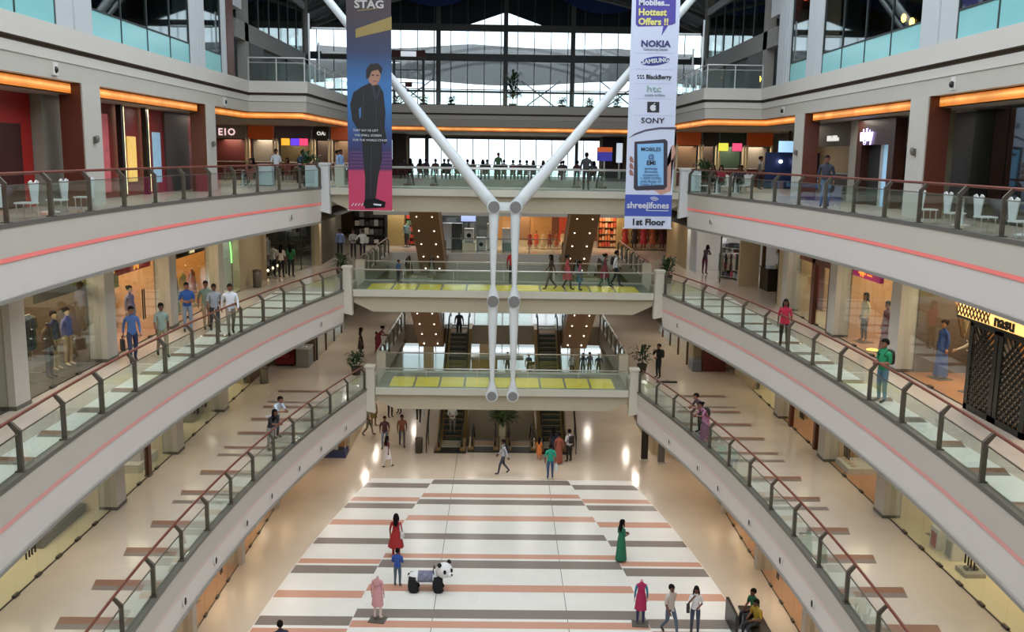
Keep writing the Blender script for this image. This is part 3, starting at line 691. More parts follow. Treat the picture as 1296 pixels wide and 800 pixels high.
shp('printed_blue_strip',[(793.6,245),(852,245),(851.6,273),(793.2,273)],mat('print_royal_blue','3b50a8',.5),.005)
text('shreejifones',.37,M_lw,b2,(x2_(822,259),YBN-.02,z2_(259)),sx=.98,bold=.008); shp('printed_rule',[(820,265),(848,265),(848,266),(820,266)],M_lw,.008)
for r_ in (2.2,4.2,6.2):
    pts = [(829+r_*math.cos(a),254+r_*math.sin(a)*.9) for a in [-2.3+i*.26 for i in range(8)]]; pts2 = [(829+(r_+1)*math.cos(a),254+(r_+1)*math.sin(a)*.9) for a in [-2.3+i*.26 for i in range(8)]]
    shp('printed_signal_arc',pts+pts2[::-1],M_lw,.012)
T2('1st Floor',.36,M_bl,822.5,281,1.05,.012)
MB().tube([(X0-.05,YBN+.03,ZB),(X1+.05,YBN+.03,ZB)],.03,8).build('bottom_batten',M_steel,b2)
for x in (X0+.1,X1-.1): MB().tube([(x,YBN+.01,ZT),(x,YBN+.01,26.8)],.01,6).build('hanging_cable',M_steel,b2)

# ------------------------------------------------------------------ escalators
M_esoff = mat('brown_escalator_soffit','a5825f',.5,noise=.05,scale=3)
M_eside = mat('bronze_escalator_side','7a6248',.4,metal=.2)
M_step = mat('dark_step_metal','3a3d35',.45,metal=.4)
M_light = mat('soffit_lamp','fff2dc',.4,emit=7)
M_amb = mat('gold_skirt_trim','a08250',.35,metal=.5)
RUN, FL = 12.0, 1.97
def ez(u, rise=H):                          # height along the escalator
    if u <= FL: return 0
    if u >= RUN-FL: return rise
    return (u-FL)*rise/(RUN-2*FL)
def escalator(x, ya, z0, d, label, lights=True, rise=H, solid=True, u1=RUN):
    t = thing('escalator', label, 'escalator', (x,ya,z0), group='escalators between the floors')
    P = lambda u: ya+d*u
    us = [0,FL,RUN-FL,RUN]; w = .78
    lo = [(0,-.25),(FL+.3,-.95+.05),(RUN-FL+.3,rise-.95),(RUN,rise-.75)]
    if rise < 0: lo = [(0,-.25),(FL,-.9),(RUN-FL,rise-.3),(RUN,rise-.2)]
    poly = [(P(u),z0+ez(u,rise)-.06) for u in us]+[(P(u),z0+z) for u,z in lo[::-1]]
    MB().prism(poly,'x',x-w,x+w).build('truss', M_esoff, t)
    for s in (-1,1):
        poly = [(P(u),z0+ez(u,rise)+.14) for u in us]+[(P(u),z0+ez(u,rise)-.3) for u in us[::-1]]
        MB().prism(poly,'x',x+s*.52,x+s*.80).build('skirt', M_amb if d>0 else M_eside, t)
        poly = [(P(u),z0+ez(u,rise)+.86) for u in (.2,FL,RUN-FL,RUN-.2)]+[(P(u),z0+ez(u,rise)+.14) for u in (RUN-.2,RUN-FL,FL,.2)]
        MB().prism(poly,'x',x+s*.60,x+s*.615).build('glass_panel', glass('bronze_glass',(.55,.6,.55),1.0), t)
        pts = [(x+s*.61,P(.25),z0+.2),(x+s*.61,P(.02),z0+.5),(x+s*.61,P(.2),z0+.86)]+[(x+s*.61,P(u),z0+ez(u,rise)+.92) for u in (.5,FL,RUN-FL,RUN-.5)]+[(x+s*.61,P(RUN-.1),z0+rise+.6)]
        MB().tube(pts,.045,8).build('handrail', M_black, t)
    MB().box(x-.85,x+.85,P(-.35),P(.6),z0-.02,z0+.035).build('landing_plate', M_black if d>0 else M_steel, t)
    MB().box(x-.5,x+.5,P(.6),P(.75),z0-.02,z0+.045).build('comb_plate', mat('pale_comb','b8b8a8',.4), t)
    MB().box(x-.8,x+.8,P(RUN-.8),P(RUN+.3),z0+rise-.06,z0+rise+.03).build('landing_plate', M_steel, t)
    n = 21; st = MB().box(-.5,.5,-.2,.2,-.2,0).box(-.5,.5,-.2,-.19,-.012,.012,1).mesh('step',[M_step,mat('step_edge','67695a',.4)])
    for i in range(n):
        u = FL+(RUN-2*FL)*(i+.5)/n; put('step', st, t, (x,P(u),z0+ez(u,rise)+.02), 0 if d>0 else math.pi)
    if lights:
        for i in range(5):
            u = FL+.9+i*(RUN-2*FL-.4)/5
            for s in (-1,1):
                MB().ball((x+s*.42,P(u),z0+(u-FL-.3)*rise/(RUN-2*FL)-.93),.038,8,5).build('soffit_lamp', M_light, t)
    return t
escalator(-2.72,48.55,0,1,'escalator rising from the ground floor that carries a man in a white shirt',False)
escalator(2.80,48.55,0,1,'empty escalator rising from the ground floor behind the waiting group',False)
escalator(-4.4,60.2,Z[1],-1,'brown-bellied escalator with lamps landing on the middle bridge near the women at the rail')
escalator(4.46,60.2,Z[1],-1,'brown-bellied escalator with lamps landing on the middle bridge near the man in black')
escalator(-4.3,60.2,Z[2],-1,'brown-bellied escalator with lamps landing on the topmost bridge beside the washing machines')
escalator(4.35,60.2,Z[2],-1,'brown-bellied escalator with lamps landing on the topmost bridge beside the toy shop')
escalator(-.95,48.75,0,1,'escalator going down to the basement beside the man in white',False,rise=-H)
escalator(1.05,48.75,0,1,'escalator going down to the basement beside the child in orange',False,rise=-H)
# ------------------------------------------------------------------ people: one skinned body per pose, coloured per person
SK, TOP, ARM, BOT, SHOE, EYE, LIP, FACE, UARM = range(9)
def base_pose():
    return dict(pelvis=(0,0,.96), spine=(0,.0,1.14), chest=(0,.0,1.35), neck=(0,.005,1.47), hb=(0,-.01,1.54),
        shL=(.165,.0,1.40), elL=(.225,.03,1.13), wrL=(.235,-.03,.89), shR=(-.165,.0,1.40), elR=(-.225,.03,1.13), wrR=(-.235,-.03,.89),
        hipL=(.085,0,.90), knL=(.095,-.015,.50), anL=(.10,.02,.09), toL=(.115,-.15,.04), hipR=(-.085,0,.90), knR=(-.095,-.015,.50), anR=(-.10,.02,.09), toR=(-.115,-.15,.04))
POSES = {
 'stand': {},
 'walk': dict(knL=(.09,-.17,.52), anL=(.09,-.24,.10), toL=(.10,-.40,.07), knR=(-.09,.02,.50), anR=(-.09,.28,.15), toR=(-.10,.14,.04), elL=(.22,.10,1.14), wrL=(.23,.16,.91), elR=(-.22,-.04,1.13), wrR=(-.22,-.20,.93)),
 'walk2': dict(knR=(-.09,-.15,.52), anR=(-.09,-.18,.10), toR=(-.10,-.35,.05), knL=(.09,.03,.50), anL=(.09,.22,.13), toL=(.10,.08,.04), elR=(-.23,.08,1.14), wrR=(-.24,.10,.90), elL=(.22,-.03,1.13), wrL=(.21,-.16,.92)),
 'hold': dict(elL=(.215,.0,1.12), wrL=(.08,-.22,1.12), elR=(-.215,.0,1.12), wrR=(-.07,-.23,1.10)),
 'phone': dict(elR=(-.25,-.12,1.16), wrR=(-.11,-.20,1.40), elL=(.22,.02,1.12), wrL=(.10,-.18,1.08)),
 'lean': dict(spine=(0,-.03,1.13), chest=(0,-.12,1.31), neck=(0,-.20,1.41), hb=(0,-.24,1.47), shL=(.165,-.14,1.35), shR=(-.165,-.14,1.35), elL=(.20,-.26,1.13), wrL=(.08,-.46,1.13), elR=(-.20,-.26,1.13), wrR=(-.06,-.46,1.13)),
 'reach': dict(elR=(-.30,-.15,1.25), wrR=(-.42,-.30,1.15), knL=(.10,-.03,.50)),
 'sit': dict(pelvis=(0,.06,.52), spine=(0,.05,.72), chest=(0,.02,.92), neck=(0,.0,1.04), hb=(0,-.02,1.11), shL=(.165,.01,.97), shR=(-.165,.01,.97), elL=(.22,.0,.71), wrL=(.10,-.26,.66), elR=(-.22,.0,.71), wrR=(-.10,-.26,.66),
     hipL=(.09,.03,.50), hipR=(-.09,.03,.50), knL=(.11,-.40,.50), knR=(-.11,-.40,.50), anL=(.11,-.40,.09), anR=(-.11,-.40,.09), toL=(.12,-.56,.04), toR=(-.12,-.56,.04)),
}
BONES = [('pelvis','spine',TOP),('spine','chest',TOP),('chest','neck',TOP),('neck','hb',FACE),('chest','shL',TOP),('chest','shR',TOP),('shL','elL',UARM),('shR','elR',UARM),('elL','wrL',ARM),('elR','wrR',ARM),
 ('pelvis','hipL',BOT),('pelvis','hipR',BOT),('hipL','knL',BOT),('hipR','knR',BOT),('knL','anL',BOT),('knR','anR',BOT),('anL','toL',SHOE),('anR','toR',SHOE)]
def radius(k, fem):
    r = dict(pelvis=.135, spine=.118, chest=.135, neck=.056, hb=.05, sh=.066, el=.044, wr=.030, hip=.092, kn=.060, an=.042, to=.036)
    if fem: r.update(spine=.098, chest=.122, sh=.055, el=.038, wr=.027, neck=.048, pelvis=.14)
    return r[k if k in r else k[:2] if k[:2] in r else k[:3]]
def hand(mb, el, wr, side):
    d = (Vector(wr)-Vector(el)).normalized(); n = Vector((side,0,0)); n = (n-d*n.dot(d))
    if n.length < .2: n = Vector((0,-1,0))-d*d.y*-1
    n.normalize(); b = d.cross(n); wr = Vector(wr)
    mb.loft([[wr+d*u+b*w*i+n*.016*j for i,j in ((-1,-1),(1,-1),(1,1),(-1,1))] for u,w in ((-.02,.024),(.03,.036),(.085,.040))], SK)
    for q,(o,L) in enumerate(((-.030,.062),(-.010,.074),(.010,.070),(.030,.055))):
        p0 = wr+d*.078+b*o; p1 = p0+d*L*.55-n*.008*side*side; p2 = p1+d*L*.40-n*.022
        mb.tube([p0,p1,p2],[.0095,.0085,.006],5,SK)
    p0 = wr+d*.03-b*.034; mb.tube([p0,p0+d*.035-b*.022,p0+d*.066-b*.026-n*.01],[.012,.010,.007],5,SK)
_bodies = {}
def body(pose, fem, headless=False):
    key = (pose, fem, headless)
    if key in _bodies: return _bodies[key]
    J = base_pose(); J.update(POSES[pose])
    if fem:
        for k in ('shL','elL','wrL','shR','elR','wrR'): J[k] = (J[k][0]*.9, J[k][1], J[k][2])
    names = list(J); idx = {n:i for i,n in enumerate(names)}
    me = bpy.data.meshes.new('b'); me.from_pydata([J[n] for n in names], [(idx[a],idx[b]) for a,b,_ in BONES], [])
    ob = bpy.data.objects.new('b', me); col.objects.link(ob)
    md = ob.modifiers.new('s','SKIN'); md.use_smooth_shade = True; md.branch_smoothing = .3
    for n in names:
        sv = me.skin_vertices[0].data[idx[n]]; r = radius(n, fem); sv.radius = (r, r); sv.use_root = (n == 'pelvis')
    ob.modifiers.new('u','SUBSURF').levels = 1
    dg = bpy.context.evaluated_depsgraph_get(); ev = bpy.data.meshes.new_from_object(ob.evaluated_get(dg)); bpy.data.objects.remove(ob)
    B = [(Vector(J[a]),Vector(J[b]),m) for a,b,m in BONES]
    def near(p):
        best = None
        for k,(a,b,m) in enumerate(B):
            ab = b-a; t = max(0,min(1,(p-a).dot(ab)/ab.length_squared)); d = (p-a-ab*t).length/(1.6 if k < 3 else 1.0)
            if best is None or d < best[0]: best = (d,k,a+ab*t)
        return best
    mb = MB(); vs = []
    for v in ev.vertices:
        d,k,c = near(v.co); co = v.co.copy()
        if k < 3: co.y = c.y+(co.y-c.y)*.74; co.x = c.x+(co.x-c.x)*(1.06 if k != 0 else 1.0)
        vs.append(co)
    fs = [list(p.vertices) for p in ev.polygons]
    mb.v = [tuple(v) for v in vs]; mb.f = fs
    for f in fs:
        c = sum((vs[i] for i in f), Vector())/len(f); k = near(c)[1]; m = B[k][2]
        mb.m.append(m)
    hand(mb, J['elL'], J['wrL'], 1); hand(mb, J['elR'], J['wrR'], -1)
    hb = Vector(J['hb'])
    if not headless:
        c = hb+Vector((0,-.012,.085)); rings = []; n = 12
        for z,rx,ry,dy in ((-.118,.02,.03,-.045),(-.105,.040,.055,-.032),(-.07,.058,.075,-.012),(-.02,.070,.090,0),(.03,.075,.096,.004),(.075,.068,.088,.006),(.105,.046,.06,.006),(.12,.012,.016,.004)):
            rings.append([c+Vector((rx*math.cos(2*math.pi*j/n),dy+ry*math.sin(2*math.pi*j/n),z)) for j in range(n)])
        mb.loft(rings, FACE)
        mb.add([c+Vector(p) for p in ((-.008,-.092,.02),(.008,-.092,.02),(.016,-.088,-.03),(-.016,-.088,-.03),(0,-.117,-.026))],[(0,1,4),(1,2,4),(2,3,4),(3,0,4)],FACE)
        for s in (-1,1):
            mb.ball(tuple(c+Vector((s*.030,-.083,.006))),(.013,.009,.006),6,4,EYE)
            mb.box(c.x+s*.030-.017,c.x+s*.030+.017,c.y-.094,c.y-.08,c.z+.020,c.z+.027,EYE)
            mb.ball(tuple(c+Vector((s*.075,.008,-.008))),(.010,.020,.030),6,4,FACE)
        mb.box(c.x-.022,c.x+.022,c.y-.090,c.y-.075,c.z-.062,c.z-.052,LIP)
    else: mb.lathe([(.05,-.02),(.046,.03),(.02,.045)],tuple(hb),10,FACE)
    m0 = mat('skin_tone','8a5d46',.55)
    out = mb.mesh('body',[m0]*9,True); bpy.data.meshes.remove(ev)
    _bodies[key] = (out, J); return _bodies[key]
_hair = {}
def hair_mesh(kind, hb):
    key = (kind, tuple(round(v,3) for v in hb))
    if key in _hair: return _hair[key]
    c = Vector(hb)+Vector((0,-.004,.10)); mb = MB(); n = 14; rings = []
    for i,(z,r) in enumerate(((.122,.02),(.105,.062),(.07,.088),(.03,.098),(-.015,.098),(-.05,.088 if kind=='short' else .092))):
        ring = []
        for j in range(n):
            a = 2*math.pi*j/n; ry = r*1.14; x, y = r*.86*math.cos(a), r*1.14*math.sin(a)
            zz = z
            if math.sin(a) < -.3 and z < .046: zz = .046+(z-.046)*.12          # open face
            ring.append(c+Vector((x,y+.004,zz)))
        rings.append(ring)
    mb.loft(rings)
    if kind == 'long':
        mb.loft([[c+Vector((w*math.cos(2*math.pi*j/10),y+t*math.sin(2*math.pi*j/10),z)) for j in range(10)] for z,w,y,t in ((.03,.07,.05,.05),(-.08,.085,.055,.05),(-.18,.09,.07,.045),(-.28,.085,.085,.04),(-.36,.05,.08,.025))])
        for s in (-1,1): mb.tube([c+Vector((s*.075,-.01,.02)),c+Vector((s*.088,-.02,-.10)),c+Vector((s*.09,-.03,-.2))],[.022,.028,.012],6)
    if kind == 'pony':
        mb.tube([c+Vector((0,.09,.05)),c+Vector((.02,.15,.02)),c+Vector((.05,.17,-.10)),c+Vector((.06,.14,-.24))],[.03,.035,.032,.012],8)
    if kind == 'bun': mb.ball(tuple(c+Vector((0,.115,.05))),.05,8,6)
    _hair[key] = mb.mesh('hair', mat('black_hair','100c0b',.8,spec=.15), True); return _hair[key]
_skirt = {}
def skirt_mesh(kind, pose):
    key = (kind, pose)
    if key in _skirt: return _skirt[key]
    wk = .06 if pose.startswith('walk') else 0
    P = {'kurta':((1.20,.125,.095),(1.05,.140,.11),(.95,.165,.125),(.75,.185,.15+wk),(.52,.205,.17+wk)), 'frock':((1.20,.125,.095),(1.05,.135,.105),(.9,.185,.15),(.6,.25,.22+wk),(.42,.28,.25+wk)),
         'long':((1.22,.12,.095),(1.05,.135,.11),(.9,.165,.13),(.5,.185,.17+wk),(.08,.21,.21+wk)), 'shirt':((1.16,.13,.10),(1.0,.15,.12),(.86,.165,.13))}[kind]
    mb = MB(); n = 20
    mb.loft([[(rx*(1+(.05*math.cos(5*2*math.pi*j/n) if z<.7 else 0))*math.cos(2*math.pi*j/n), ry*(1+(.05*math.sin(5*2*math.pi*j/n) if z<.7 else 0))*math.sin(2*math.pi*j/n), z) for j in range(n)] for z,rx,ry in P], cap=False)
    _skirt[key] = mb.mesh('garment', mat('skin_tone','8a5d46'), True); return _skirt[key]
def setm(o, mats):
    for i,m in enumerate(mats):
        o.material_slots[i].link = 'OBJECT'; o.material_slots[i].material = m
def fab(c): return mat('cloth_'+c, c, .8, noise=.12, scale=25)
SKINS = ['7d5340','6e4735','8a5f49','63402f']
def person(x, y, z, face, label, pose='stand', fem=False, top='4a5a78', bot='2b3345', shoe='241f1c', sleeve=False, hair='short', skirt=None, skirtc=None, h=1.68, bag=None, bagc='1c1a1a', scarf=None, group=None, name='person', skin=None):
    """face: degrees, 0 = looks towards the camera side (-Y), 90 = looks towards +X"""
    k = h/1.72
    t = thing(name, label, 'person', (x,y,z), R(face), group); t.scale = (k*1.1,k*1.1,k)
    me, J = body(pose, fem)
    sk = mat('skin_'+(skin or random.choice(SKINS)), skin or SKINS[0], .55) if skin else mat('skin_'+SKINS[(len(label)) % 4], SKINS[len(label) % 4], .55)
    o = put('body', me, t, local=True)
    T, Bm = fab(top), fab(bot)
    setm(o, [sk, T, T if sleeve else sk, Bm, mat('shoe_'+shoe, shoe, .5), mat('eye_dark','120d0b',.3), mat('lip','7a3f38',.5), sk, T])
    hm = put('hair', hair_mesh(hair, J['hb']), t, local=True)
    if skirt:
        g = put('garment', skirt_mesh(skirt, pose), t, local=True); setm(g, [fab(skirtc or top)])
    ch = Vector(J['chest'])
    if bag == 'backpack':
        mb = MB(); mb.loft([[(ch.x+w*math.cos(2*math.pi*j/12),ch.y+.17+d*math.sin(2*math.pi*j/12),ch.z+zz) for j in range(12)] for zz,w,d in ((-.30,.11,.05),(-.26,.15,.085),(-.05,.15,.09),(.06,.13,.07),(.10,.07,.03))])
        bp = mb.build('backpack', mat('bag_'+bagc,bagc,.6), t, True, True)
        for s in (-1,1): MB().tube([(ch.x+s*.10,ch.y+.12,ch.z+.06),(ch.x+s*.11,ch.y,ch.z+.125),(ch.x+s*.11,ch.y-.115,ch.z+.0),(ch.x+s*.12,ch.y+.1,ch.z-.22)],.016,6).build('strap', mat('bag_'+bagc,bagc,.6), bp, True, True)
    if bag == 'carrier':
        w = Vector(J['wrR']); mb = MB(); mb.prism([(-.14,-.52),(.14,-.52),(.13,-.18),(-.13,-.18)],'x',w.x-.08,w.x+.02)
        mb.v = [(a,b+w.y,c+w.z) for a,b,c in mb.v]; cb = mb.build('carrier_bag', mat('bag_'+bagc,bagc,.6), t, False, True)
        MB().tube([(w.x-.03,w.y-.07,w.z-.18),(w.x-.03,w.y-.03,w.z-.06),(w.x-.03,w.y+.03,w.z-.06),(w.x-.03,w.y+.07,w.z-.18)],.008,5).build('strap', mat('bag_'+bagc,bagc,.6), cb, False, True)
    if bag == 'shoulder':
        mb = MB().box(-.28,-.18,-.13,.13,.80,1.02); mb.build('shoulder_bag', mat('bag_'+bagc,bagc,.6), t, False, True)
        MB().tube([(-.23,-.1,1.02),(-.16,-.05,1.3),(-.12,0,1.455),(-.16,.06,1.3),(-.23,.1,1.02)],.012,6).build('strap', mat('bag_'+bagc,bagc,.6), t, False, True)
    if scarf:
        mb = MB(); mb.tube([(-.09,.06,1.22),(-.10,.07,1.36),(-.03,-.11,1.40),(.06,-.12,1.40),(.11,.06,1.38),(.12,.10,1.2),(.12,.12,.85)],[.02,.04,.035,.035,.04,.045,.03],8); mb.build('scarf', fab(scarf), t, True, True)
    return t
def mannequin(x, y, z, face, label, top, bot, skirt=None, headless=True, sleeve=True, skinc='d8cfc2', group=None, base=True, h=1.7, fem=True, hair=None, skirtc=None, sleevec=None):
    t = thing('mannequin', label, 'mannequin', (x,y,z), R(face), group); k = h/1.72; t.scale = (k,k,k)
    me, J = body('stand' if not sleeve == 'arm' else 'reach', fem, headless); o = put('figure', me, t, local=True); sk = mat('mannequin_'+skinc,skinc,.4); T = fab(top)
    o.location.z = .03
    U = fab(sleevec) if sleevec else T; setm(o,[sk,T,U if sleeve else sk,fab(bot),sk,sk,sk,sk,U])
    if skirt: g = put('garment', skirt_mesh(skirt,'stand'), t, local=True, loc=(0,0,.03)); setm(g,[fab(skirtc or top)])
    if hair: put('wig', hair_mesh(hair, J['hb']), t, local=True, loc=(0,0,.03))
    if base: MB().box(-.28,.28,-.24,.24,0,.03).build('base', mat('mannequin_base','57554f',.4), t, False, True)
    return t

# ------------------------------------------------------------------ props
def foliage_mesh(n, r, h, seed, leaf=.22, wide=.05, droop=.5):
    rnd = random.Random(seed); mb = MB()
    for i in range(n):
        a = rnd.uniform(0,2*math.pi); el = rnd.uniform(.1,1.35); L = leaf*rnd.uniform(.7,1.3)
        q = rnd.uniform(.1,.75); c = Vector((math.cos(a)*r*q*math.cos(el*.6),math.sin(a)*r*q*math.cos(el*.6),h*rnd.uniform(.15,.85)))
        d = Vector((math.cos(a)*math.cos(el),math.sin(a)*math.cos(el),math.sin(el))); b = Vector((-math.sin(a),math.cos(a),0))
        p1 = c+d*L*.55; p2 = c+d*L+Vector((0,0,-L*droop))
        mb.add([c-b*wide*.3,c+b*wide*.3,p1+b*wide,p1-b*wide,p2],[(0,1,2,3),(3,2,4)])
    return mb
M_leaf = mat('dark_green_leaf','2f4a2c',.5,noise=.3,scale=9); M_leaf2 = mat('olive_green_leaf','4a5c2c',.5,noise=.3,scale=9)
def plant(x,y,z,label,h=1.0,r=.45,pot='48423b',seed=1,box=False,m=None,n=140):
    t = thing('potted_plant', label, 'plant', (x,y,z))
    ph = .4
    if box: MB().box(-.3,.3,-.3,.3,0,.75).build('pot', mat('pot_'+pot,pot,.6), t, False, True); ph = .72
    else: MB().lathe([(.20,0),(.26,.38),(.28,.42),(.24,.42),(.22,.36)],n=14).build('pot', mat('pot_'+pot,pot,.6), t, True, True)
    MB().tube([(0,0,ph-.1),(.02,0,ph+h*.5)],.025,6).build('stem', mat('stem_brown','4a3b28',.7), t, False, True)
    f = foliage_mesh(n,r,h,seed,leaf=.4*h,wide=.05); f.v = [(a,b,c+ph-.05) for a,b,c in f.v]
    o = f.build('foliage', m or M_leaf, t, False, True); o['kind'] = 'stuff'
    return t
def bin_(x,y,z,label,c=None):
    t = thing('litter_bin', label, 'bin', (x,y,z))
    MB().lathe([(.20,0),(.20,.72),(.205,.73)],n=18).build('body', c or mat('bin_steel','8d8a84',.3,metal=.7), t, True, True)
    MB().lathe([(.205,.73),(.20,.80),(.10,.84),(.02,.845)],n=18).build('lid', M_post, t, True, True)
    return t
_gm = {}
def garment_mesh(c, L=.75):
    key = (c,L)
    if key not in _gm:
        mb = MB(); mb.prism([(-.22,0),(-.16,.03),(0,.05),(.16,.03),(.22,0),(.26,-.30),(.19,-.32),(.17,-.18),(.19,-L),(-.19,-L),(-.17,-.18),(-.19,-.32),(-.26,-.30)],'y',-.045,.045)
        _gm[key] = mb.mesh('garment', fab(c))
    return _gm[key]
def rack(x,y,z,rz,label,cols,L=.75,h=1.45,w=1.5,group=None):
    t = thing('clothes_rack', label, 'clothes rack', (x,y,z), R(rz), group)
    MB().tube([(-w/2,0,h),(w/2,0,h)],.02,6).build('rail', M_steel, t, False, True)
    for s in (-1,1): MB().tube([(s*w/2,0,.02),(s*w/2,0,h)],.018,6).box(s*w/2-.02,s*w/2+.02,-.22,.22,0,.03).build('upright', M_steel, t, False, True)
    n = len(cols)
    for i,c in enumerate(cols):
        o = put('garment', garment_mesh(c,L), t, (-w/2+w*(i+.5)/n,0,h-.06), R(78), True)
    return t
def shelf_unit(x,y,z,rz,label,w=1.6,h=2.0,rows=4,cols=('c9a070','a8584a','4a5a78','d8c8a8','7a8a5a'),frame=None,d=.4,fill=6,seed=3,group=None):
    rnd = random.Random(seed); t = thing('shelf_unit', label, 'shelf', (x,y,z), R(rz), group)
    fm = frame or mat('shelf_oak','8a6a48',.5)
    MB().box(-w/2,w/2,d-.03,d,0,h).build('back_panel', fm, t, False, True)
    for s in (-1,1): MB().box(s*w/2-.02,s*w/2+.02,0,d,0,h).build('side_panel', fm, t, False, True)
    for r in range(rows):
        zz = .12+r*(h-.2)/rows; MB().box(-w/2+.02,w/2-.02,0,d-.03,zz-.02,zz).build('shelf', fm, t, False, True)
        for k in range(fill):
            c = rnd.choice(cols); bw = w*.9/fill; hh = rnd.uniform(.4,.85)*(h-.2)/rows; xx = -w*.45+k*bw
            MB().box(xx+.02,xx+bw-.02,.05,d-.06,zz,zz+hh).build('goods', fab(c), t, False, True)
    return t
def poster(x,y,z,s,w,h,m,label,figure=None,group=None):
    """flat printed panel standing in the plane of a side wall, facing the atrium"""
    t = thing('poster', label, 'poster', (x,y,z),0,group)
    MB().box(x,x+s*.05,y-w/2,y+w/2,z,z+h).build('panel', m, t)
    if figure:
        xf = x-s*.004
        for nm,pts,mm in figure: MB().prism([(y-w/2+a*w,z+b*h) for a,b in pts],'x',xf-s*.004,xf).build(nm,mm,t)
    return t
def sign_x(x,y,z,s,w,h,m,label,txt=None,size=.3,tm=None,sx=1.0):
    t = thing('shop_sign', label, 'sign', (x,y,z))
    MB().box(x,x+s*.12,y-w/2,y+w/2,z-h/2,z+h/2).build('board', m, t)
    if txt: text(txt,size,tm or M_lw,t,(x-s*.03,y,z),rot=(90,0,90 if s<0 else -90),sx=sx,bold=.01)
    return t
def fridge_box(x,y,z,label,kind,c='dfe1df',w=.62,h=.88,d=.6):
    t = thing(kind, label, kind.replace('_',' '), (x,y,z))
    MB().box(-w/2,w/2,0,d,0.03,h).build('body', mat('appl_'+c,c,.3), t, False, True)
    MB().box(-w/2+.04,w/2-.04,.02,d-.02,0,.03).build('plinth', M_black, t, False, True)
    if kind == 'washing_machine':
        MB().disc_y((0,-.015,h*.5),.19,.05,18).build('door_ring', M_steel, t, False, True); MB().disc_y((0,-.04,h*.5),.145,.03,18).build('door_glass', mat('door_dark_glass','20242a',.15), t, False, True)
        MB().box(-w/2+.03,w/2-.03,-.012,0,h-.13,h-.03).build('control_panel', mat('appl_grey','9aa0a4',.4), t, False, True)
    else:
        MB().box(-w/2,w/2,-.05,-.002,.06,h*.62).build('door', mat('appl_'+c,c,.3), t, False, True); MB().box(-w/2,w/2,-.05,-.002,h*.64,h).build('door', mat('appl_'+c,c,.3), t, False, True)
        MB().box(w/2-.09,w/2-.06,-.09,-.05,h*.35,h*.6).build('handle', M_steel, t, False, True)
    return t
def cafe_chair(x,y,z,rz,label,c='d6d8d8',group=None):
    t = thing('cafe_chair', label, 'chair', (x,y,z), R(rz), group); m = mat('chair_'+c,c,.4)
    if 'seat_m' not in _gm: 
        _gm['seat_m'] = MB().prism([(-.2,-.2),(.2,-.2),(.22,.15),(.15,.22),(-.15,.22),(-.22,.15)],'z',.35,.385).mesh('seat',m)
        _gm['back_m'] = MB().prism([(-.13,.385),(.13,.385),(.24,.86),(.12,.9),(0,.80),(-.12,.9),(-.24,.86)],'y',.18,.21).mesh('backrest',m)
        _gm['leg_m'] = MB().tube([(0,0,0),(0,0,.36)],.014,6).mesh('leg',M_steel)
    for k in ('seat_m','back_m'):
        o = put('seat' if k=='seat_m' else 'backrest', _gm[k], t, local=True); setm(o,[m])
    for a in (-.17,.17):
        for b in (-.16,.17): put('leg', _gm['leg_m'], t, (a,b,0), local=True)
    return t
def cafe_table(x,y,z,label,c='3b302a',group=None):
    t = thing('cafe_table', label, 'table', (x,y,z), 0, group)
    if 'tt' not in _gm:
        _gm['tt'] = MB().lathe([(.02,.72),(.36,.72),(.37,.735),(.36,.75),(.02,.75)],n=18).mesh('table_top',mat('table_'+c,c,.35))
        _gm['tp'] = MB().tube([(0,0,.03),(0,0,.72)],[.05,.04],8).mesh('pedestal',M_whitesteel); _gm['tb'] = MB().lathe([(.24,0),(.24,.02),(.05,.05)],n=16).mesh('base',M_whitesteel)
    for k,n in (('tt','table_top'),('tp','pedestal'),('tb','base')): put(n,_gm[k],t,local=True)
    return t
# ------------------------------------------------------------------ columns, shop fronts and shop interiors
for s in (-1,1):
    for l in (1,2):
        for y in (17.1,22.75,28.2,33.7,39.5):
            if y == 22.75 and (l == 1 or s > 0): continue
            struct('column', MB().box(s*11.82,s*12.5,y-.36,y+.36,Z[l],Z[l]+3.15), M_stone, None)
            struct('baseboard_column', MB().box(s*11.80,s*12.51,y-.375,y+.375,Z[l],Z[l]+.1), M_kerb)
    for y in (28.2,39.55):
        struct('column', MB().box(s*12.02,s*12.62,y-.6,y+.6,13.95,17.42), M_stone)
        struct('column', MB().box(s*12.06,s*12.66,y-.66,y-.601,13.95,17.42), M_wood)
        t = thing('wall_sconce', 'small dark wall lamp on a stone column '+('of the cinema side' if s<0 else 'of the lounge side')+(' close to the corner' if y>30 else ' facing the chairs'), 'lamp', (s*12,y,15.9))
        MB().box(s*11.93,s*12.02,y-.06,y+.06,15.75,15.95).build('bracket', M_post, t); MB().lathe([(.05,0),(.07,.12),(.05,.2)],(s*11.92,y,15.78),8).build('shade', mat('sconce_grey','6b6a66',.4), t)
WN = [50]
M_patch = mat('dark_patch_fitting','3a352f',.4)
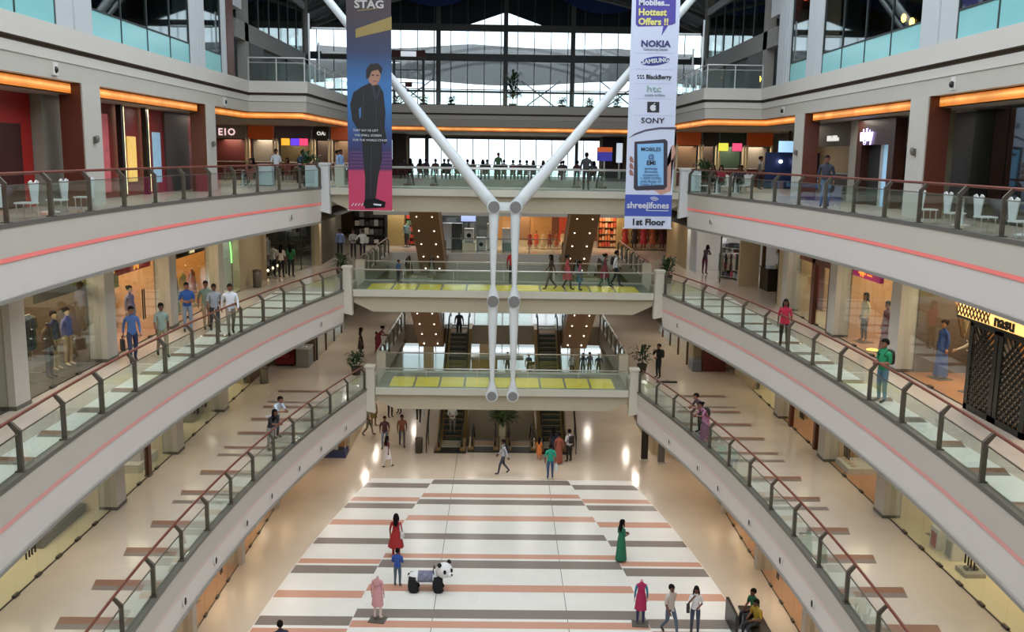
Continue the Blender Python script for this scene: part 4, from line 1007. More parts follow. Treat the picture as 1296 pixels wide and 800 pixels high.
def shop_front(l, s, y0, y1, n, xw=WALLX, zt=3.1, handles=None, label='frameless glass shop front'):
    WN[0] += 1
    w = thing('window_%d' % WN[0], label, 'window', (s*xw,y0,Z[l] if l else 0), kind='structure'); z = Z[l]
    for i in range(n):
        a, b = y0+(y1-y0)*i/n, y0+(y1-y0)*(i+1)/n
        MB().box(s*xw,s*(xw+.02),a+.01,b-.01,z+.03,z+zt).build('glass_pane', M_shopglass, w)
        if i: MB().box(s*(xw-.03),s*(xw+.05),a-.13,a+.13,z+.0,z+.07).build('patch_fitting', M_patch, w)
    MB().box(s*xw,s*(xw+.03),y0,y1,z,z+.03).build('sill', M_patch, w)
    for y in (handles or ()):
        for d in (-.14,0.02):
            MB().tube([(s*(xw-.06),y+d,z+.75),(s*(xw-.06),y+d,z+1.75)],.022,6).build('door_handle', M_dark, w)
    return w
def shop_shell(l, s, y0, y1, wall, floorm, xw=WALLX, depth=4.4, lamp=90, lc=(1,.80,.58), ceilm=None, side=None):
    z = Z[l]; xb = xw+depth; nm = 'left' if s<0 else 'right'
    struct('wall_%s' % nm, MB().box(s*xb,s*(xb+.1),y0,y1,z,z+3.1), wall)
    struct('wall_%s' % nm, MB().box(s*(xw+.35),s*xb,y1-.05,y1+.05,z,z+3.1), side or wall)
    struct('floor', MB().box(s*(xw+.03),s*xb,y0,y1,z,z+.012), floorm)
    struct('ceiling', MB().box(s*(xw+.03),s*xb,y0,y1,z+3.1,z+3.14), ceilm or M_soffit)
    area('shop_light', (s*(xw+1.6),(y0+y1)/2,z+3.05), 2.2, lamp*1.25, lc, sy=(y1-y0)*.7)
F_dark = mat('dark_shop_floor','5a544c',.3,noise=.1); F_wood = mat('orange_wood_floor','b87a46',.3,noise=.12,scale=3,stretch=(1,8,1)); F_cream = mat('cream_shop_floor','d8cdb0',.25)
F_pink = mat('pinkish_shop_floor','c89a86',.3)
W_dim = mat('dim_brown_wall','5b4a3a',.7,noise=.1,scale=2); W_orange = mat('warm_orange_wall','c08a4c',.7,noise=.08,scale=1.5); W_peach = mat('peach_wall','d3a77c',.7,noise=.08,scale=1.5)
W_grey = mat('grey_shop_wall','8f8d86',.7); W_black = mat('black_shop_wall','1d1c1c',.6); W_white = mat('white_shop_wall','d6d6d2',.6)

# ---- first floor (level 2), side of the four young men
L2 = Z[2]; s = -1
shop_shell(2,-1,17.4,22.4,W_dim,F_dark,lamp=40); shop_front(2,-1,17.4,22.4,3)
shop_shell(2,-1,23.1,27.84,W_dim,F_dark,lamp=190,lc=(1,.80,.56)); shop_front(2,-1,23.1,27.84,3,label='glass front of the menswear shop')
sign_x(-12.45,26.3,L2+2.35,-1,2.9,.28,W_dim,'dark brown blank fascia board inside the menswear shop window')
rack(-13.2,24.2,L2,90,'rack of maroon shirts in the menswear shop window',['6b2230','7a2a38','5c1c2a','6b2230','7d3038','581b28','6b2230','7a2a38'],.8,1.75,1.3)
rack(-13.3,25.7,L2,90,'rack of navy and olive jackets in the menswear shop window',['22304a','2b3a3a','3a4030','1f2840','2b3a3a','22304a','3a4030'],.9,1.7,1.2)
mannequin(-12.9,24.9,L2,80,'headless shop dummy in a teal shirt between the clothes racks','2d5258','28262b',skinc='3a2f2a')
mannequin(-12.8,26.6,L2,80,'shop dummy in a navy jacket and tan trousers at the menswear window','252a4a','b09468',skinc='c8a98c',headless=False,fem=False,hair='short')
mannequin(-12.5,25.6,L2,85,'headless shop dummy in a brown coat and dark trousers','5a4030','2a2326',skinc='3a2f2a',fem=False)
mannequin(-12.7,27.2,L2,75,'shop dummy in a lilac blouse and sand trousers beside the stone column','6a6aa0','c0a070',skinc='d6c4ae',headless=False,hair='bun')
shelf_unit(-15.9,25.5,L2,90,'tall shelf of folded clothes at the back of the menswear shop',2.4,2.2,5,cols=('7a5a40','5a4030','8a6a48','3a3a44'))
shop_shell(2,-1,28.56,33.34,W_peach,F_pink,lamp=150,lc=(1,.74,.46)); shop_front(2,-1,28.56,33.34,3,label='glass front of the red-signed shop',handles=(31.2,))
sign_x(-12.05,30.85,L2+2.58,-1,2.7,.36,mat('sign_red','8e1d20',.5,emit=.25),'red sign with yellow letter above a warm shop window','M',.42,mat('sign_yellow','e0a83a',.5,emit=.5),1.5)
poster(-12.6,29.75,L2+.1,-1,.9,2.3,mat('pink_lit_panel','c8705c',.6,emit=.35),'tall pink lit panel in the red-signed shop window')
MB_c = thing('curtain','dark red hanging curtain behind the red-signed shop window','curtain',(-13.0,30.4,L2))
for i in range(5): MB().tube([(-13.0,30.1+i*.13,L2+.05),(-13.0,30.1+i*.13,L2+2.3)],.08,6).build('fold', fab('6d1e22'), MB_c)
mannequin(-12.7,31.9,L2,70,'shop dummy in a lavender dress on the peach wall','8b86ac','8b86ac','kurta',skinc='cbb8a4',headless=False,hair='bun')
poster(-12.9,31.3,L2+1.75,-1,.55,.5,mat('grey_green_print','6f7a52',.6),'small green picture on the peach shop wall')
mannequin(-12.8,28.9,L2,80,'shop dummy in a grey dress by the stone column','6c6c70','4a4a50','frock',skinc='8a8078',headless=False,hair='long')
shop_shell(2,-1,34.06,39.14,W_orange,F_pink,lamp=150,lc=(1,.74,.42)); shop_front(2,-1,34.06,39.14,3,label='glass front of the black-signed boutique')
sign_x(-12.02,36.4,L2+2.52,-1,3.2,.34,M_dark,'black sign with small cream letters above the boutique','ANI',.32,mat('sign_cream','e8dca8',.5,emit=.8),1.0)
mannequin(-12.7,36.3,L2,70,'shop dummy in a green and gold gown in the boutique window','2d6a4a','2d6a4a','long',skinc='c8b090')
mannequin(-12.7,37.3,L2,70,'shop dummy in a yellow patterned gown in the boutique window','a88a2c','a88a2c','long',skinc='c8b090')
poster(-13.6,35.2,L2+.4,-1,1.3,1.9,mat('amber_backlit_panel','b98448',.6,emit=.2),'amber backlit panel in the boutique window')
shop_shell(2,-1,39.86,42.9,W_grey,F_cream,lamp=110,lc=(.9,1,.85)); shop_front(2,-1,39.86,42.9,2,label='glass front of the phone shop')
t = thing('arch_light','curved green neon tube framing the phone shop window','lamp',(-12.3,42.5,L2+1.4))
MB().tube([(-12.3,42.75-.5*(1-math.cos(a)),L2+1.3+1.3*math.sin(a)) for a in [i*math.pi/2/8 for i in range(9)]],.035,6).build('neon_tube', mat('green_neon','8fe07a',.4,emit=3), t)
t = thing('screen','black television showing blue picture in the phone shop window','screen',(-12.5,41.5,L2+1.5))
MB().box(-12.55,-12.48,40.95,42.05,L2+1.45,L2+2.1).build('bezel', M_dark, t); MB().box(-12.48,-12.47,41.05,41.95,L2+1.52,L2+2.03).build('display', mat('blue_display','7fa8c8',.3,emit=.8), t)
rack(-12.9,41.0,L2,90,'thin metal stand of hanging covers in the phone shop',['5a2a2c','3a3030','6a4a40','2c2a30','5a2a2c'],.6,1.1,1.0)
struct('wall_left', MB().box(-12.0,-12.3,42.9,47.2,L2,L2+3.15), M_beige)
struct('column', MB().box(-11.85,-12.0,46.9,47.3,L2,L2+3.15), M_beige)
bin_(-11.55,44.2,L2,'steel litter bin against the beige wall near the phone shop')
# dark shop beyond the corner
struct('wall_left', MB().box(-10.35,-16.5,53.2,53.3,L2,L2+3.1), W_black); struct('wall_left', MB().box(-16.4,-16.5,47.2,53.3,L2,L2+3.1), W_black)
struct('column', MB().box(-10.3,-10.75,53.0,53.6,L2,L2+3.15), M_beige)
WN[0] += 1; w = thing('window_%d' % WN[0],'dark glazed shop front past the beige wall','window',(-11,50,L2),kind='structure')
for i in range(3):
    p = Vector((-11.75+i*.4,47.4+i*1.9,0)); q = Vector((-11.75+(i+1)*.4,47.4+(i+1)*1.9,0))
    MB().bar((p.x,p.y,L2+1.55),(q.x,q.y,L2+1.55),.02,3.0).build('glass_pane', M_shopglass, w); MB().bar((q.x,q.y,L2),(q.x,q.y,L2+3.1),.06).build('mullion', M_dark, w)
t = thing('display_plinth','low black plinth with small lamps in the dark shop window','plinth',(-12.4,49.5,L2))
MB().box(-13.2,-12.0,48.4,51.5,L2,L2+.18).build('plinth', M_dark, t)
for i in range(3): MB().ball((-12.2,48.9+i*1.1,L2+.22),.05,8,5).build('lamp', mat('plinth_lamp','ffd9a0',.4,emit=10), t)
mannequin(-12.6,50.6,L2+.18,60,'shop dummy in a silver grey dress in the dark shop','8b8f98','8b8f98','long',skinc='9a948c',base=False)
area('shop_light',(-13.5,50,L2+3.0),2.0,40,(1,.9,.75))
# further back on that side: dark glass shops
struct('wall_left', MB().box(-10.3,-10.5,53.6,60.3,L2,L2+3.7), mat('olive_dark_wall','4b4636',.6)); 
# ---- first floor (level 2), bridal shop side
shop_shell(2,1,23.1,27.84,W_dim,F_wood,lamp=190,lc=(1,.80,.56)); shop_front(2,1,23.9,27.84,2,label='glass front of the bridal gown shop')
t = thing('spotlight','small round white spotlight over the bridal window','lamp',(12.2,26.3,L2+2.75)); MB().lathe([(.05,.06),(.07,0),(.02,-.01)],(12.2,26.3,L2+2.72),10).build('lens', mat('spot_white','fff6e6',.4,emit=14), t); MB().tube([(12.2,26.3,L2+2.78),(12.2,26.3,L2+3.1)],.015,6).build('stem', M_steel, t)
mannequin(12.9,25.3,L2,-75,'shop dummy in a white bridal gown with a wide hem','cfc6b4','cfc6b4','long',skinc='b98a6a',sleeve='arm')
mannequin(12.8,27.0,L2,-75,'shop dummy in a cobalt blue evening gown','2d4a8c','2d4a8c','long',skinc='a87a5a',headless=False,hair='bun')
for i,(yy,zz) in enumerate(((26.5,1.9),(25.9,2.1),(25.2,2.0))):
    t = thing('drape',['tan fabric drape hung aslant in the bridal window','cream fabric drape gathered in the middle of the bridal window','ivory fabric drape falling beside the lattice doors'][i],'drape',(12.9,yy,L2+zz))
    MB().loft([[(12.95+.04*math.cos(j*math.pi/2),yy+.28*(1-k*.22)*math.sin(2*math.pi*j/8)-.12*k*(1 if i==0 else -.5),L2+zz+.5-k*.33+.05*math.cos(2*math.pi*j/8)) for j in range(8)] for k in range(4)]).build('cloth', fab(['a87a50','c8b48c','d8d0bc'][i]), t, True)
shelf_unit(15.6,25.6,L2,-90,'dim shelf unit at the back of the bridal shop',2.6,2.3,4,cols=('5a4638','6a5a48','4a3a30'))
# lattice doors and lit lattice sign
t = thing('lattice_door','pair of black lattice doors below the lit lattice sign','door',(11.95,22,L2))
for ya,yb in ((22.35,23.75),(20.9,22.3)):
    f = MB()
    for a,b,c,d in ((ya,yb,0,.16),(ya,yb,2.18,2.32),(ya,ya+.18,0,2.32),(yb-.18,yb,0,2.32)): f.box(11.9,11.98,a,b,L2+c,L2+d)
    f.build('door_frame', M_dark, t)
    la = MB(); n = 6
    for i in range(-12,8):
        for d in (1,-1):
            p0 = (ya+.15, .16+i*.2+(1.05 if d<0 else 0)); p1 = (yb-.15, p0[1]+d*1.05)
            lo, hi = .16, 2.18
            def cl(p,q):
                (y_a,z_a),(y_b,z_b) = p,q
                if (z_a<lo and z_b<lo) or (z_a>hi and z_b>hi): return None
                def at(zz): return y_a+(y_b-y_a)*(zz-z_a)/(z_b-z_a)
                pts = []
                for (yy,zz) in (p,q):
                    if zz<lo: pts.append((at(lo),lo))
                    elif zz>hi: pts.append((at(hi),hi))
                    else: pts.append((yy,zz))
                return pts
            r = cl(p0,p1)
            if r: la.bar((11.94,r[0][0],L2+r[0][1]),(11.94,r[1][0],L2+r[1][1]),.05,.055)
    o = la.build('lattice', M_dark, t); o['kind'] = 'stuff'
shop_shell(2,1,17.4,23.7,mat('amber_backed_wall','b98a58',.6),F_wood,lamp=90,lc=(1,.8,.55))
t = thing('lattice_sign','amber backlit sign with dark lattice and lettering above the lattice doors','sign',(11.9,22.6,L2+2.5))
MB().box(11.92,12.1,19.5,24.5,L2+2.34,L2+2.66).build('light_box', mat('amber_light_box','ffc878',.5,emit=1.6), t)
for i in range(9):
    for d in (-1,1): MB().bar((11.905,22.85+i*.18,L2+2.5-.14*d),(11.905,22.85+i*.18+.18,L2+2.5+.14*d),.02,.03).build('lattice_bar', M_dark, t)
text('nasu',.40,M_dark,t,(11.90,22.15,L2+2.5),rot=(90,0,-90),sx=1.3,bold=.015)
MB().box(11.88,12.1,19.5,24.5,L2+2.66,L2+2.72).box(11.88,12.1,19.5,24.5,L2+2.28,L2+2.34).build('frame', M_dark, t)
# saree shop
shop_shell(2,1,28.56,33.34,W_peach,F_pink,lamp=120,lc=(1,.8,.55)); shop_front(2,1,28.56,33.34,3,label='glass front of the saree shop')
sign_x(11.98,31.1,L2+2.55,1,2.4,.28,mat('sign_magenta','8e1d55',.5,emit=.4),'magenta and orange sign above the saree shop','·W· ····',.3,mat('sign_orange','f0903a',.5,emit=.8),1.4)
mannequin(12.6,32.5,L2,-75,'shop dummy in a cream top and dark skirt beside the gold curtain','cfc0a4','3a3436','shirt',skinc='9a6a50',headless=False,hair='long')
mannequin(12.6,30.6,L2,-75,'shop dummy draped in a deep red saree','7d2a38','7d2a38','long',skinc='a87a5a',headless=False,hair='bun')
mannequin(12.7,29.5,L2,-75,'shop dummy in a pink and green saree','a83a50','5a6a4a','long',skinc='a87a5a',headless=False,hair='bun',skirtc='a83a50')
mannequin(13.2,31.3,L2,-75,'shop dummy in a maroon lehenga at the back of the saree window','5c1f2a','5c1f2a','frock',skinc='a87a5a',headless=False,hair='long')
for i,y in enumerate((29.4,31.0)):
    t = thing('floor_lamp',['round yellow floor light under the pink saree','round yellow floor light under the red saree'][i],'lamp',(12.35,y,L2)); MB().lathe([(.2,.012),(.2,.05),(.12,.07)],(12.35,y,L2),14).build('lens', mat('yellow_floor_glow','ffd060',.4,emit=2.5), t); MB().lathe([(.23,.0),(.23,.03),(.2,.03)],(12.35,y,L2),14).build('ring', M_post, t)
shelf_unit(15.8,31,L2,-90,'shelf of stacked sarees',2.6,2.2,6,cols=('7d2a38','a83a50','2d6a4a','c8a040','4a3a6a'),seed=9)
# terracotta framed shop
shop_shell(2,1,34.06,39.14,mat('sand_wall','b89a74',.6),F_cream,lamp=90,lc=(1,.85,.65)); shop_front(2,1,34.06,39.14,3,label='glass front of the timber-framed shop')
t = thing('timber_portal','dark red timber portal with header in front of a glass shop','door frame',(11.95,36.2,L2))
MB().box(11.9,12.05,36.0,36.35,L2,L2+2.6).build('jamb', M_wood, t); MB().box(11.9,12.1,34.1,37.9,L2+2.35,L2+2.65).build('header', M_wood, t); MB().box(11.9,12.05,34.15,34.4,L2,L2+2.35).build('jamb', M_wood, t)
figp = [('printed_dress',[(.3,.1),(.7,.1),(.75,.35),(.68,.68),(.6,.75),(.4,.75),(.3,.68),(.25,.35)],mat('print_pink_dress','a83a58',.6)),('printed_face',[(.42,.78),(.58,.78),(.6,.88),(.5,.93),(.4,.88)],M_skin_p),('printed_hair',[(.36,.8),(.4,.93),(.5,.97),(.6,.93),(.66,.75),(.6,.84),(.5,.93),(.42,.86)],M_hair_p),('printed_legs',[(.4,.0),(.6,.0),(.62,.1),(.38,.1)],M_hair_p)]
poster(12.7,37.9,L2+.3,1,1.3,2.3,mat('print_rose_ground','8a5648',.6),'large poster of a woman in a pink dress',figp)
poster(12.9,35.2,L2+.2,1,.7,2.2,mat('print_red_panel','a83428',.6),'plain red panel behind the timber portal')
struct('wall_right', MB().box(12.0,12.3,39.86,41.2,L2,L2+3.15), M_beige)
# dark kiosk in the side recess
struct('wall_right', MB().box(16.0,16.2,41.2,47,L2,L2+3.15), W_dim); struct('wall_right', MB().box(12.0,16,41.1,41.2,L2,L2+3.15), M_beige)
t = thing('kiosk','dark brown kiosk counter with round white clock','kiosk',(13.2,45.3,L2))
MB().box(12.66,14.6,45.0,46.4,L2,L2+1.05).build('counter', mat('kiosk_dark','2b2620',.4), t); MB().box(12.6,14.7,44.95,46.45,L2+1.05,L2+1.1).build('counter_top', M_dark, t)
MB().box(12.7,12.85,46.2,46.4,L2+1.1,L2+2.5).box(14.4,14.6,46.2,46.4,L2+1.1,L2+2.5).build('post', mat('kiosk_brown','5b4430',.5), t); MB().box(12.66,14.6,45.4,46.4,L2+2.35,L2+2.6).build('canopy', mat('kiosk_brown','5b4430',.5), t)
MB().disc_y((13.25,45.2,L2+1.95),.24,.06,20).build('clock_face', mat('clock_white','e8e4dc',.5), t); MB().disc_y((13.25,45.15,L2+1.95),.15,.05,20).build('clock_centre', mat('clock_red','7a2a22',.5), t)
for i in range(4): MB().box(13.0+i*.38,13.25+i*.38,45.05,45.2,L2+1.1,L2+1.32).build('goods', fab(['c8c0b0','a89a80','7a8a8a','d0ccc0'][i]), t)
struct('wall_right', MB().box(11.75,12.75,46.9,47.1,L2,L2+3.15), M_beige)
rack(11.5,48.2,L2,0,'rack of mixed shirts at the open front of the corner shop',['3a4a5a','8a8a86','2c2c30','b0a898','5a3a40','d0ccc4','40484a'],.8,1.5,1.0)
shelf_unit(11.9,49.6,L2,-60,'shelf of folded shirts in the corner shop',1.4,2.1,5,cols=('d8d8d4','9aa0a8','5a6068','b84a60','3a3a44'),frame=W_white,seed=5)
poster(10.9,47.5,L2+.1,1,.12,2.6,mat('mosaic_green','3c4a3c',.5,noise=.4,scale=30),'narrow dark green mosaic pillar at the corner shop')
struct('wall_right', MB().box(10.4,10.6,53.6,60.3,L2,L2+3.15), mat('beige_wall_dim','a08c68',.6)); struct('wall_right', MB().box(10.4,16,53.5,53.6,L2,L2+3.15), W_white)
area('shop_light',(13,50,L2+3.0),2.0,70,(.95,.95,1))
poster(10.28,51.3,L2+.2,1,1.6,2.2,mat('pale_blue_window','9aa4ac',.4,emit=.12),'pale blue glowing shop window beyond the corner shop')
# ---- far end of the first floor: appliance and toy shops behind the glass rail
WN[0] += 1
t = thing('window_%d' % WN[0],'row of glass shop fronts at the far end','window',(0,66,L2),kind='structure')
for i in range(10): MB().box(-10+i*2+.02,-10+i*2+1.98,66.0,66.02,L2+.05,L2+3.2).build('glass_pane', M_shopglass, t)
for i,x in enumerate((-7.4,8.35)): struct('column', MB().box(x-.55,x+.55,65.2,66.0,L2,L2+3.75), mat('yellow_beige_pier','a8905c',.6))
struct('wall_back', MB().box(-11,-1.0,71,71.1,L2,L2+3.7), mat('dark_blue_grey_wall','34363c',.6)); struct('wall_back', MB().box(-1.0,3.6,71,71.1,L2,L2+3.7), mat('amber_shop_wall','b98450',.6)); struct('wall_back', MB().box(3.6,11,71,71.1,L2,L2+3.7), mat('brown_red_wall','70402e',.6))
for x,p,c in ((-7,110,(1,.92,.8)),(-2.5,150,(.9,.95,1)),(1.5,180,(1,.72,.42)),(7,150,(1,.78,.55))): area('shop_light',(x,65.0,L2+2.95),2.5,p*1.1,c); area('shop_light',(x,69,L2+2.95),2.0,p*.6,c)
k = 0
for i,(x,kd) in enumerate(((-4.6,'w'),(-3.75,'f'),(-3.1,'f'),(-2.3,'w'),(-1.48,'w'),(-.75,'f'))):
    if kd == 'w': fridge_box(x,62.6+.3*(i%2),L2+(.55 if i in (0,3) else 0),['white washing machine raised on a plinth beside the brown escalator','','','white washing machine on a plinth under a television','grey washing machine beside the tall refrigerator',''][i],'washing_machine','dcdcd8' if i<4 else 'b4b8ba')
    else: fridge_box(x,63.2,L2,['','tall silver refrigerator behind the far glass rail','tall dark refrigerator in the appliance display','','','tall white refrigerator next to the cardboard screen box'][i],'refrigerator',['','c8ccd0','4a4e54','','','d8dad8'][i],.7,1.75,.65)
for x in (-4.6,-2.3):
    t = thing('display_plinth','low beige display plinth under a washing machine','plinth',(x,62.9,L2),group='appliance plinths'); MB().box(x-.42,x+.42,62.55,63.4,L2,L2+.52).build('block', M_cream, t); MB().box(x-.45,x+.45,62.52,63.43,L2+.52,L2+.55).build('top', M_bridge_lip, t)
for i,x in enumerate((-4.7,-2.4)):
    t = thing('screen',['television with a blue picture above the raised washing machine','television with a bright picture in the appliance shop'][i],'screen',(x,64.5,L2+1.9)); MB().box(x-.55,x+.55,64.5,64.56,L2+1.75,L2+2.4).build('bezel', M_dark, t); MB().box(x-.5,x+.5,64.48,64.5,L2+1.8,L2+2.35).build('display', mat('tv_white_blue','a8b8e8',.3,emit=.9 if i else .4), t); MB().box(x-.05,x+.05,64.5,64.56,L2,L2+1.75).build('stand', M_dark, t)
t = thing('carton','white carton with a blue side in the appliance display','box',(.35,63,L2)); MB().box(-.1,.75,62.7,63.2,L2+.55,L2+1.5).build('box', M_white, t); MB().box(.55,.76,62.69,62.7,L2+.55,L2+1.5).build('print', mat('carton_blue','2a4a8a',.5), t); MB().box(-.1,.75,62.7,63.2,L2,L2+.54).build('stand', mat('stand_teal','7a9490',.5), t)
poster_y = lambda x,y,z,w,h,m,label: (lambda t: (MB().box(x-w/2,x+w/2,y,y+.05,z,z+h).build('panel', m, t), MB().box(x-w/2-.03,x+w/2+.03,y+.05,y+.08,z-.03,z+h+.03).build('frame', M_wood, t)))(thing('poster',label,'poster',(x,y,z)))
poster_y(1.3,65.5,L2+.6,1.0,2.2,mat('brown_round_panel','8a6a4c',.6),'tall brown arched panel beside the drop rods')
poster_y(4.3,65.3,L2+.5,1.0,2.4,mat('red_white_sale_print','c8543c',.6),'red and white sale board at the toy shop'); 
cols_t = ['8e2a2a','c8543c','d8b48c','7a3a30','a85a40','e0c8a0','5a2a2a']
for i in range(7): mannequin(1.8+i*.45,64.4+.5*(i%2),L2,0,['child dummy in a crimson frock near the amber wall','child dummy in an orange frock near the amber wall','child dummy in a cream frock among the red ones','child dummy in a brown frock','child dummy in a rust frock','child dummy in an ivory frock','child dummy in a dark red frock beside the sale board'][i],cols_t[i],cols_t[i],'frock',headless=i%2==0,h=1.15,skinc='a8805c',hair=None if i%2==0 else 'short')
for i in range(5): mannequin(8.3+i*.63,64.6,L2,0,['shop dummy in a red dress beside the yellow pier','shop dummy in a black dress beside the red one','shop dummy in a crimson skirt at the far dress shop','shop dummy in a rust dress at the far dress shop','shop dummy in a wine dress at the far end of the row'][i],['9a2a2a','2a2426','a83040','a85a3a','5c2030'][i],['9a2a2a','2a2426','a83040','a85a3a','5c2030'][i],'frock',skinc='c8a88c')
shelf_unit(7.2,65.6,L2,0,'shelf of orange boxes beyond the brown escalator',1.3,2.4,5,cols=('d8804c','c8543c','e0b48c'),seed=21)
shelf_unit(-6.0,65.6,L2,0,'shelf of red and orange packs left of the brown escalator'.replace('left of','behind'),1.6,2.4,5,cols=('c83c2c','d8a04c','b84a3a','6a8a6a'),seed=23)
shelf_unit(-9.3,65.6,L2,0,'dark shelf of helmets and gear at the far corner',2.2,2.6,4,cols=('2a2a2e','8a8a8c','c8c4bc','3a3436'),frame=W_black,seed=25)
mannequin(-6.6,64.6,L2,0,'shop dummy in a pale teal shirt before the orange packs','7a9aa0','2a3038',fem=False,skinc='c8b8a0')

# ---- lowest upper floor (level 1)
L1 = Z[1]
for s in (-1,1):
    for i,(a,b) in enumerate(((17.46,27.84),(28.56,33.34),(34.06,39.14),(39.86,44.2))):
        warm = (F_cream,M_cream) if (s<0 or i == 0) else ((F_wood,mat('sand_wall','b89a74',.6)) if i in (1,2) else (F_cream,M_cream))
        shop_shell(1,s,a,b,warm[1],warm[0],lamp=(75 if s>0 else 65)*(1.8 if i==0 else 1),lc=(1,.80,.52) if s>0 else (1,.86,.62))
        hd = {(-1,0):(22.7,23.0),(-1,2):(36.2,37.2),(1,0):(22.6,22.9),(1,1):(31.4,31.7),(1,2):(36.4,36.7)}.get((s,i))
        shop_front(1,s,a,b,9 if i==0 else 3,handles=hd,label='frameless glass shop front on the lowest walkway')
t = thing('display_plinth','long black display platform with eyewear stands','plinth',(-13.2,26.4,L1)); MB().box(-12.7,-14.4,24.9,27.7,L1+.012,L1+.28).build('platform', mat('black_slate','33312e',.5,noise=.1), t)
for i,y in enumerate((25.3,26.1,26.9)):
    t = thing('eyewear_stand',['wire ring stand of glasses nearest the door handles','wire ring stand of glasses in the middle of the platform','wire ring stand of glasses towards the cream wall'][i],'stand',(-13.2,y,L1+.28))
    for k in range(2): MB().tube([(-13.2+.25*math.cos(a),y+.25*math.sin(a)*(.4+.6*k),L1+.37+.2*k+.05*math.sin(a)) for a in [j*2*math.pi/12 for j in range(13)]],.018,5).build('ring', mat('chrome_ring','d8d4cc',.2,metal=.8), t)
    MB().tube([(-13.2,y,L1+.28),(-13.2,y,L1+.6)],.02,6).build('stem', M_steel, t)
t = thing('bed_display','white boxed display bed behind red posts','display',(-12.9,32.2,L1)); MB().box(-12.4,-13.8,31.2,33.0,L1+.012,L1+.3).build('base', M_white, t); MB().box(-12.5,-13.4,31.6,32.5,L1+.3,L1+.75).build('carton', mat('print_box','cfcad4',.5,noise=.3,scale=5), t)
t = thing('timber_post','dark red timber post in front of the display bed','post',(-12.0,31.0,L1)); MB().box(-11.95,-12.1,30.9,31.15,L1,L1+3.1).build('shaft', M_wood, t); MB().box(-11.93,-12.12,30.88,31.17,L1,L1+.06).build('foot', M_kerb, t)
poster(-12.9,30.2,L1+.3,-1,.7,2.2,mat('print_fashion','8a4a4c',.6,noise=.3,scale=4),'fashion print behind the red timber post')
for i,(a,b) in enumerate(((34.3,36.0),(37.4,39.0))): 
    t = thing('cabinet',['grey cabinet run behind the wide glass doors','slate cabinet run beside the stone column'][i],'cabinet',(-13,a,L1)); MB().box(-12.6,-13.2,a,b,L1+.012,L1+1.0).build('body', mat('slate_cabinet','5c625e',.5), t); MB().box(-12.57,-13.22,a-.02,b+.02,L1+1.0,L1+1.04).build('top', M_dark, t)
bin_(-11.4,44.3,L1,'steel litter bin on the lowest walkway by the far corner')
struct('wall_left', MB().box(-12,-12.2,44.2,47.7,L1,L1+3.15), W_dim); struct('wall_right', MB().box(12,12.2,44.2,47.7,L1,L1+3.15), M_beige)
struct('wall_left', MB().box(-9.9,-16,49.2,49.3,L1,L1+3.15), W_dim); struct('wall_right', MB().box(9.9,16,49.2,49.3,L1,L1+3.15), mat('sand_wall','b89a74',.6))
t = thing('sofa','red armchair in the corner display of the lowest walkway','armchair',(-11.2,48.3,L1)); MB().box(-11.7,-10.75,48.0,48.8,L1+.1,L1+.45).build('seat', fab('7a1f22'), t); MB().box(-11.7,-10.75,48.7,48.95,L1+.45,L1+.95).build('backrest', fab('7a1f22'), t)
for q in (-11.7,-10.9): MB().box(q,q+.15,48.0,48.8,L1+.45,L1+.65).build('armrest', fab('7a1f22'), t)
MB().box(-11.65,-10.8,48.05,48.75,L1,L1+.1).build('plinth', M_dark, t)
t = thing('counter','grey corner counter with white papers','counter',(-10.2,48.3,L1)); MB().box(-9.95,-10.6,47.75,48.9,L1,L1+.95).build('body', mat('grey_counter','7f8280',.5), t); MB().box(-9.92,-10.63,47.72,48.93,L1+.95,L1+1.0).build('top', M_steel, t); MB().box(-10.1,-10.4,47.9,48.2,L1+1.0,L1+1.05).build('papers', M_white, t)
t = thing('cabinet','dark red display cabinet in the corner near the man in black','cabinet',(11,48.3,L1)); MB().box(10.4,11.6,48.0,48.8,L1,L1+1.1).build('body', mat('maroon_lacquer','5a1f1c',.35), t); MB().box(10.35,11.65,47.95,48.85,L1+1.1,L1+1.15).build('top', M_dark, t)
t = thing('glass_case','glass showcase on the corner near the man in black','display case',(10.1,48.4,L1)); MB().box(9.85,10.3,47.9,49.0,L1,L1+.5).build('base', mat('blue_grey_case','6a7080',.4), t); MB().box(9.86,10.29,47.92,48.98,L1+.5,L1+1.6).build('glass_box', M_shopglass, t); MB().box(9.83,10.32,47.88,49.02,L1+1.6,L1+1.66).build('lid', M_steel, t)
for s in (-1,1):
    struct('wall_%s' % ('left' if s<0 else 'right'), MB().box(s*13.5,s*13.6,49.3,60.3,L1,L1+3.15), M_beige if s<0 else mat('warm_lit_wall','c09468',.6))
    WN[0] += 1; w = thing('window_%d' % WN[0],'glass shop front past the corner counter','window',(s*9.9,54,L1),kind='structure')
    for i in range(4): MB().box(s*9.88,s*9.9,49.6+i*2.6,49.6+i*2.6+2.5,L1+.05,L1+3.1).build('glass_pane', M_shopglass, w); MB().box(s*9.84,s*9.94,49.6+i*2.6-.06,49.6+i*2.6+.06,L1,L1+3.1).build('jamb', M_wood if i%2 else M_patch, w)
    area('shop_light',(s*11.7,54,L1+3.0),1.5,150 if s>0 else 90,(1,.76,.48),sy=8)
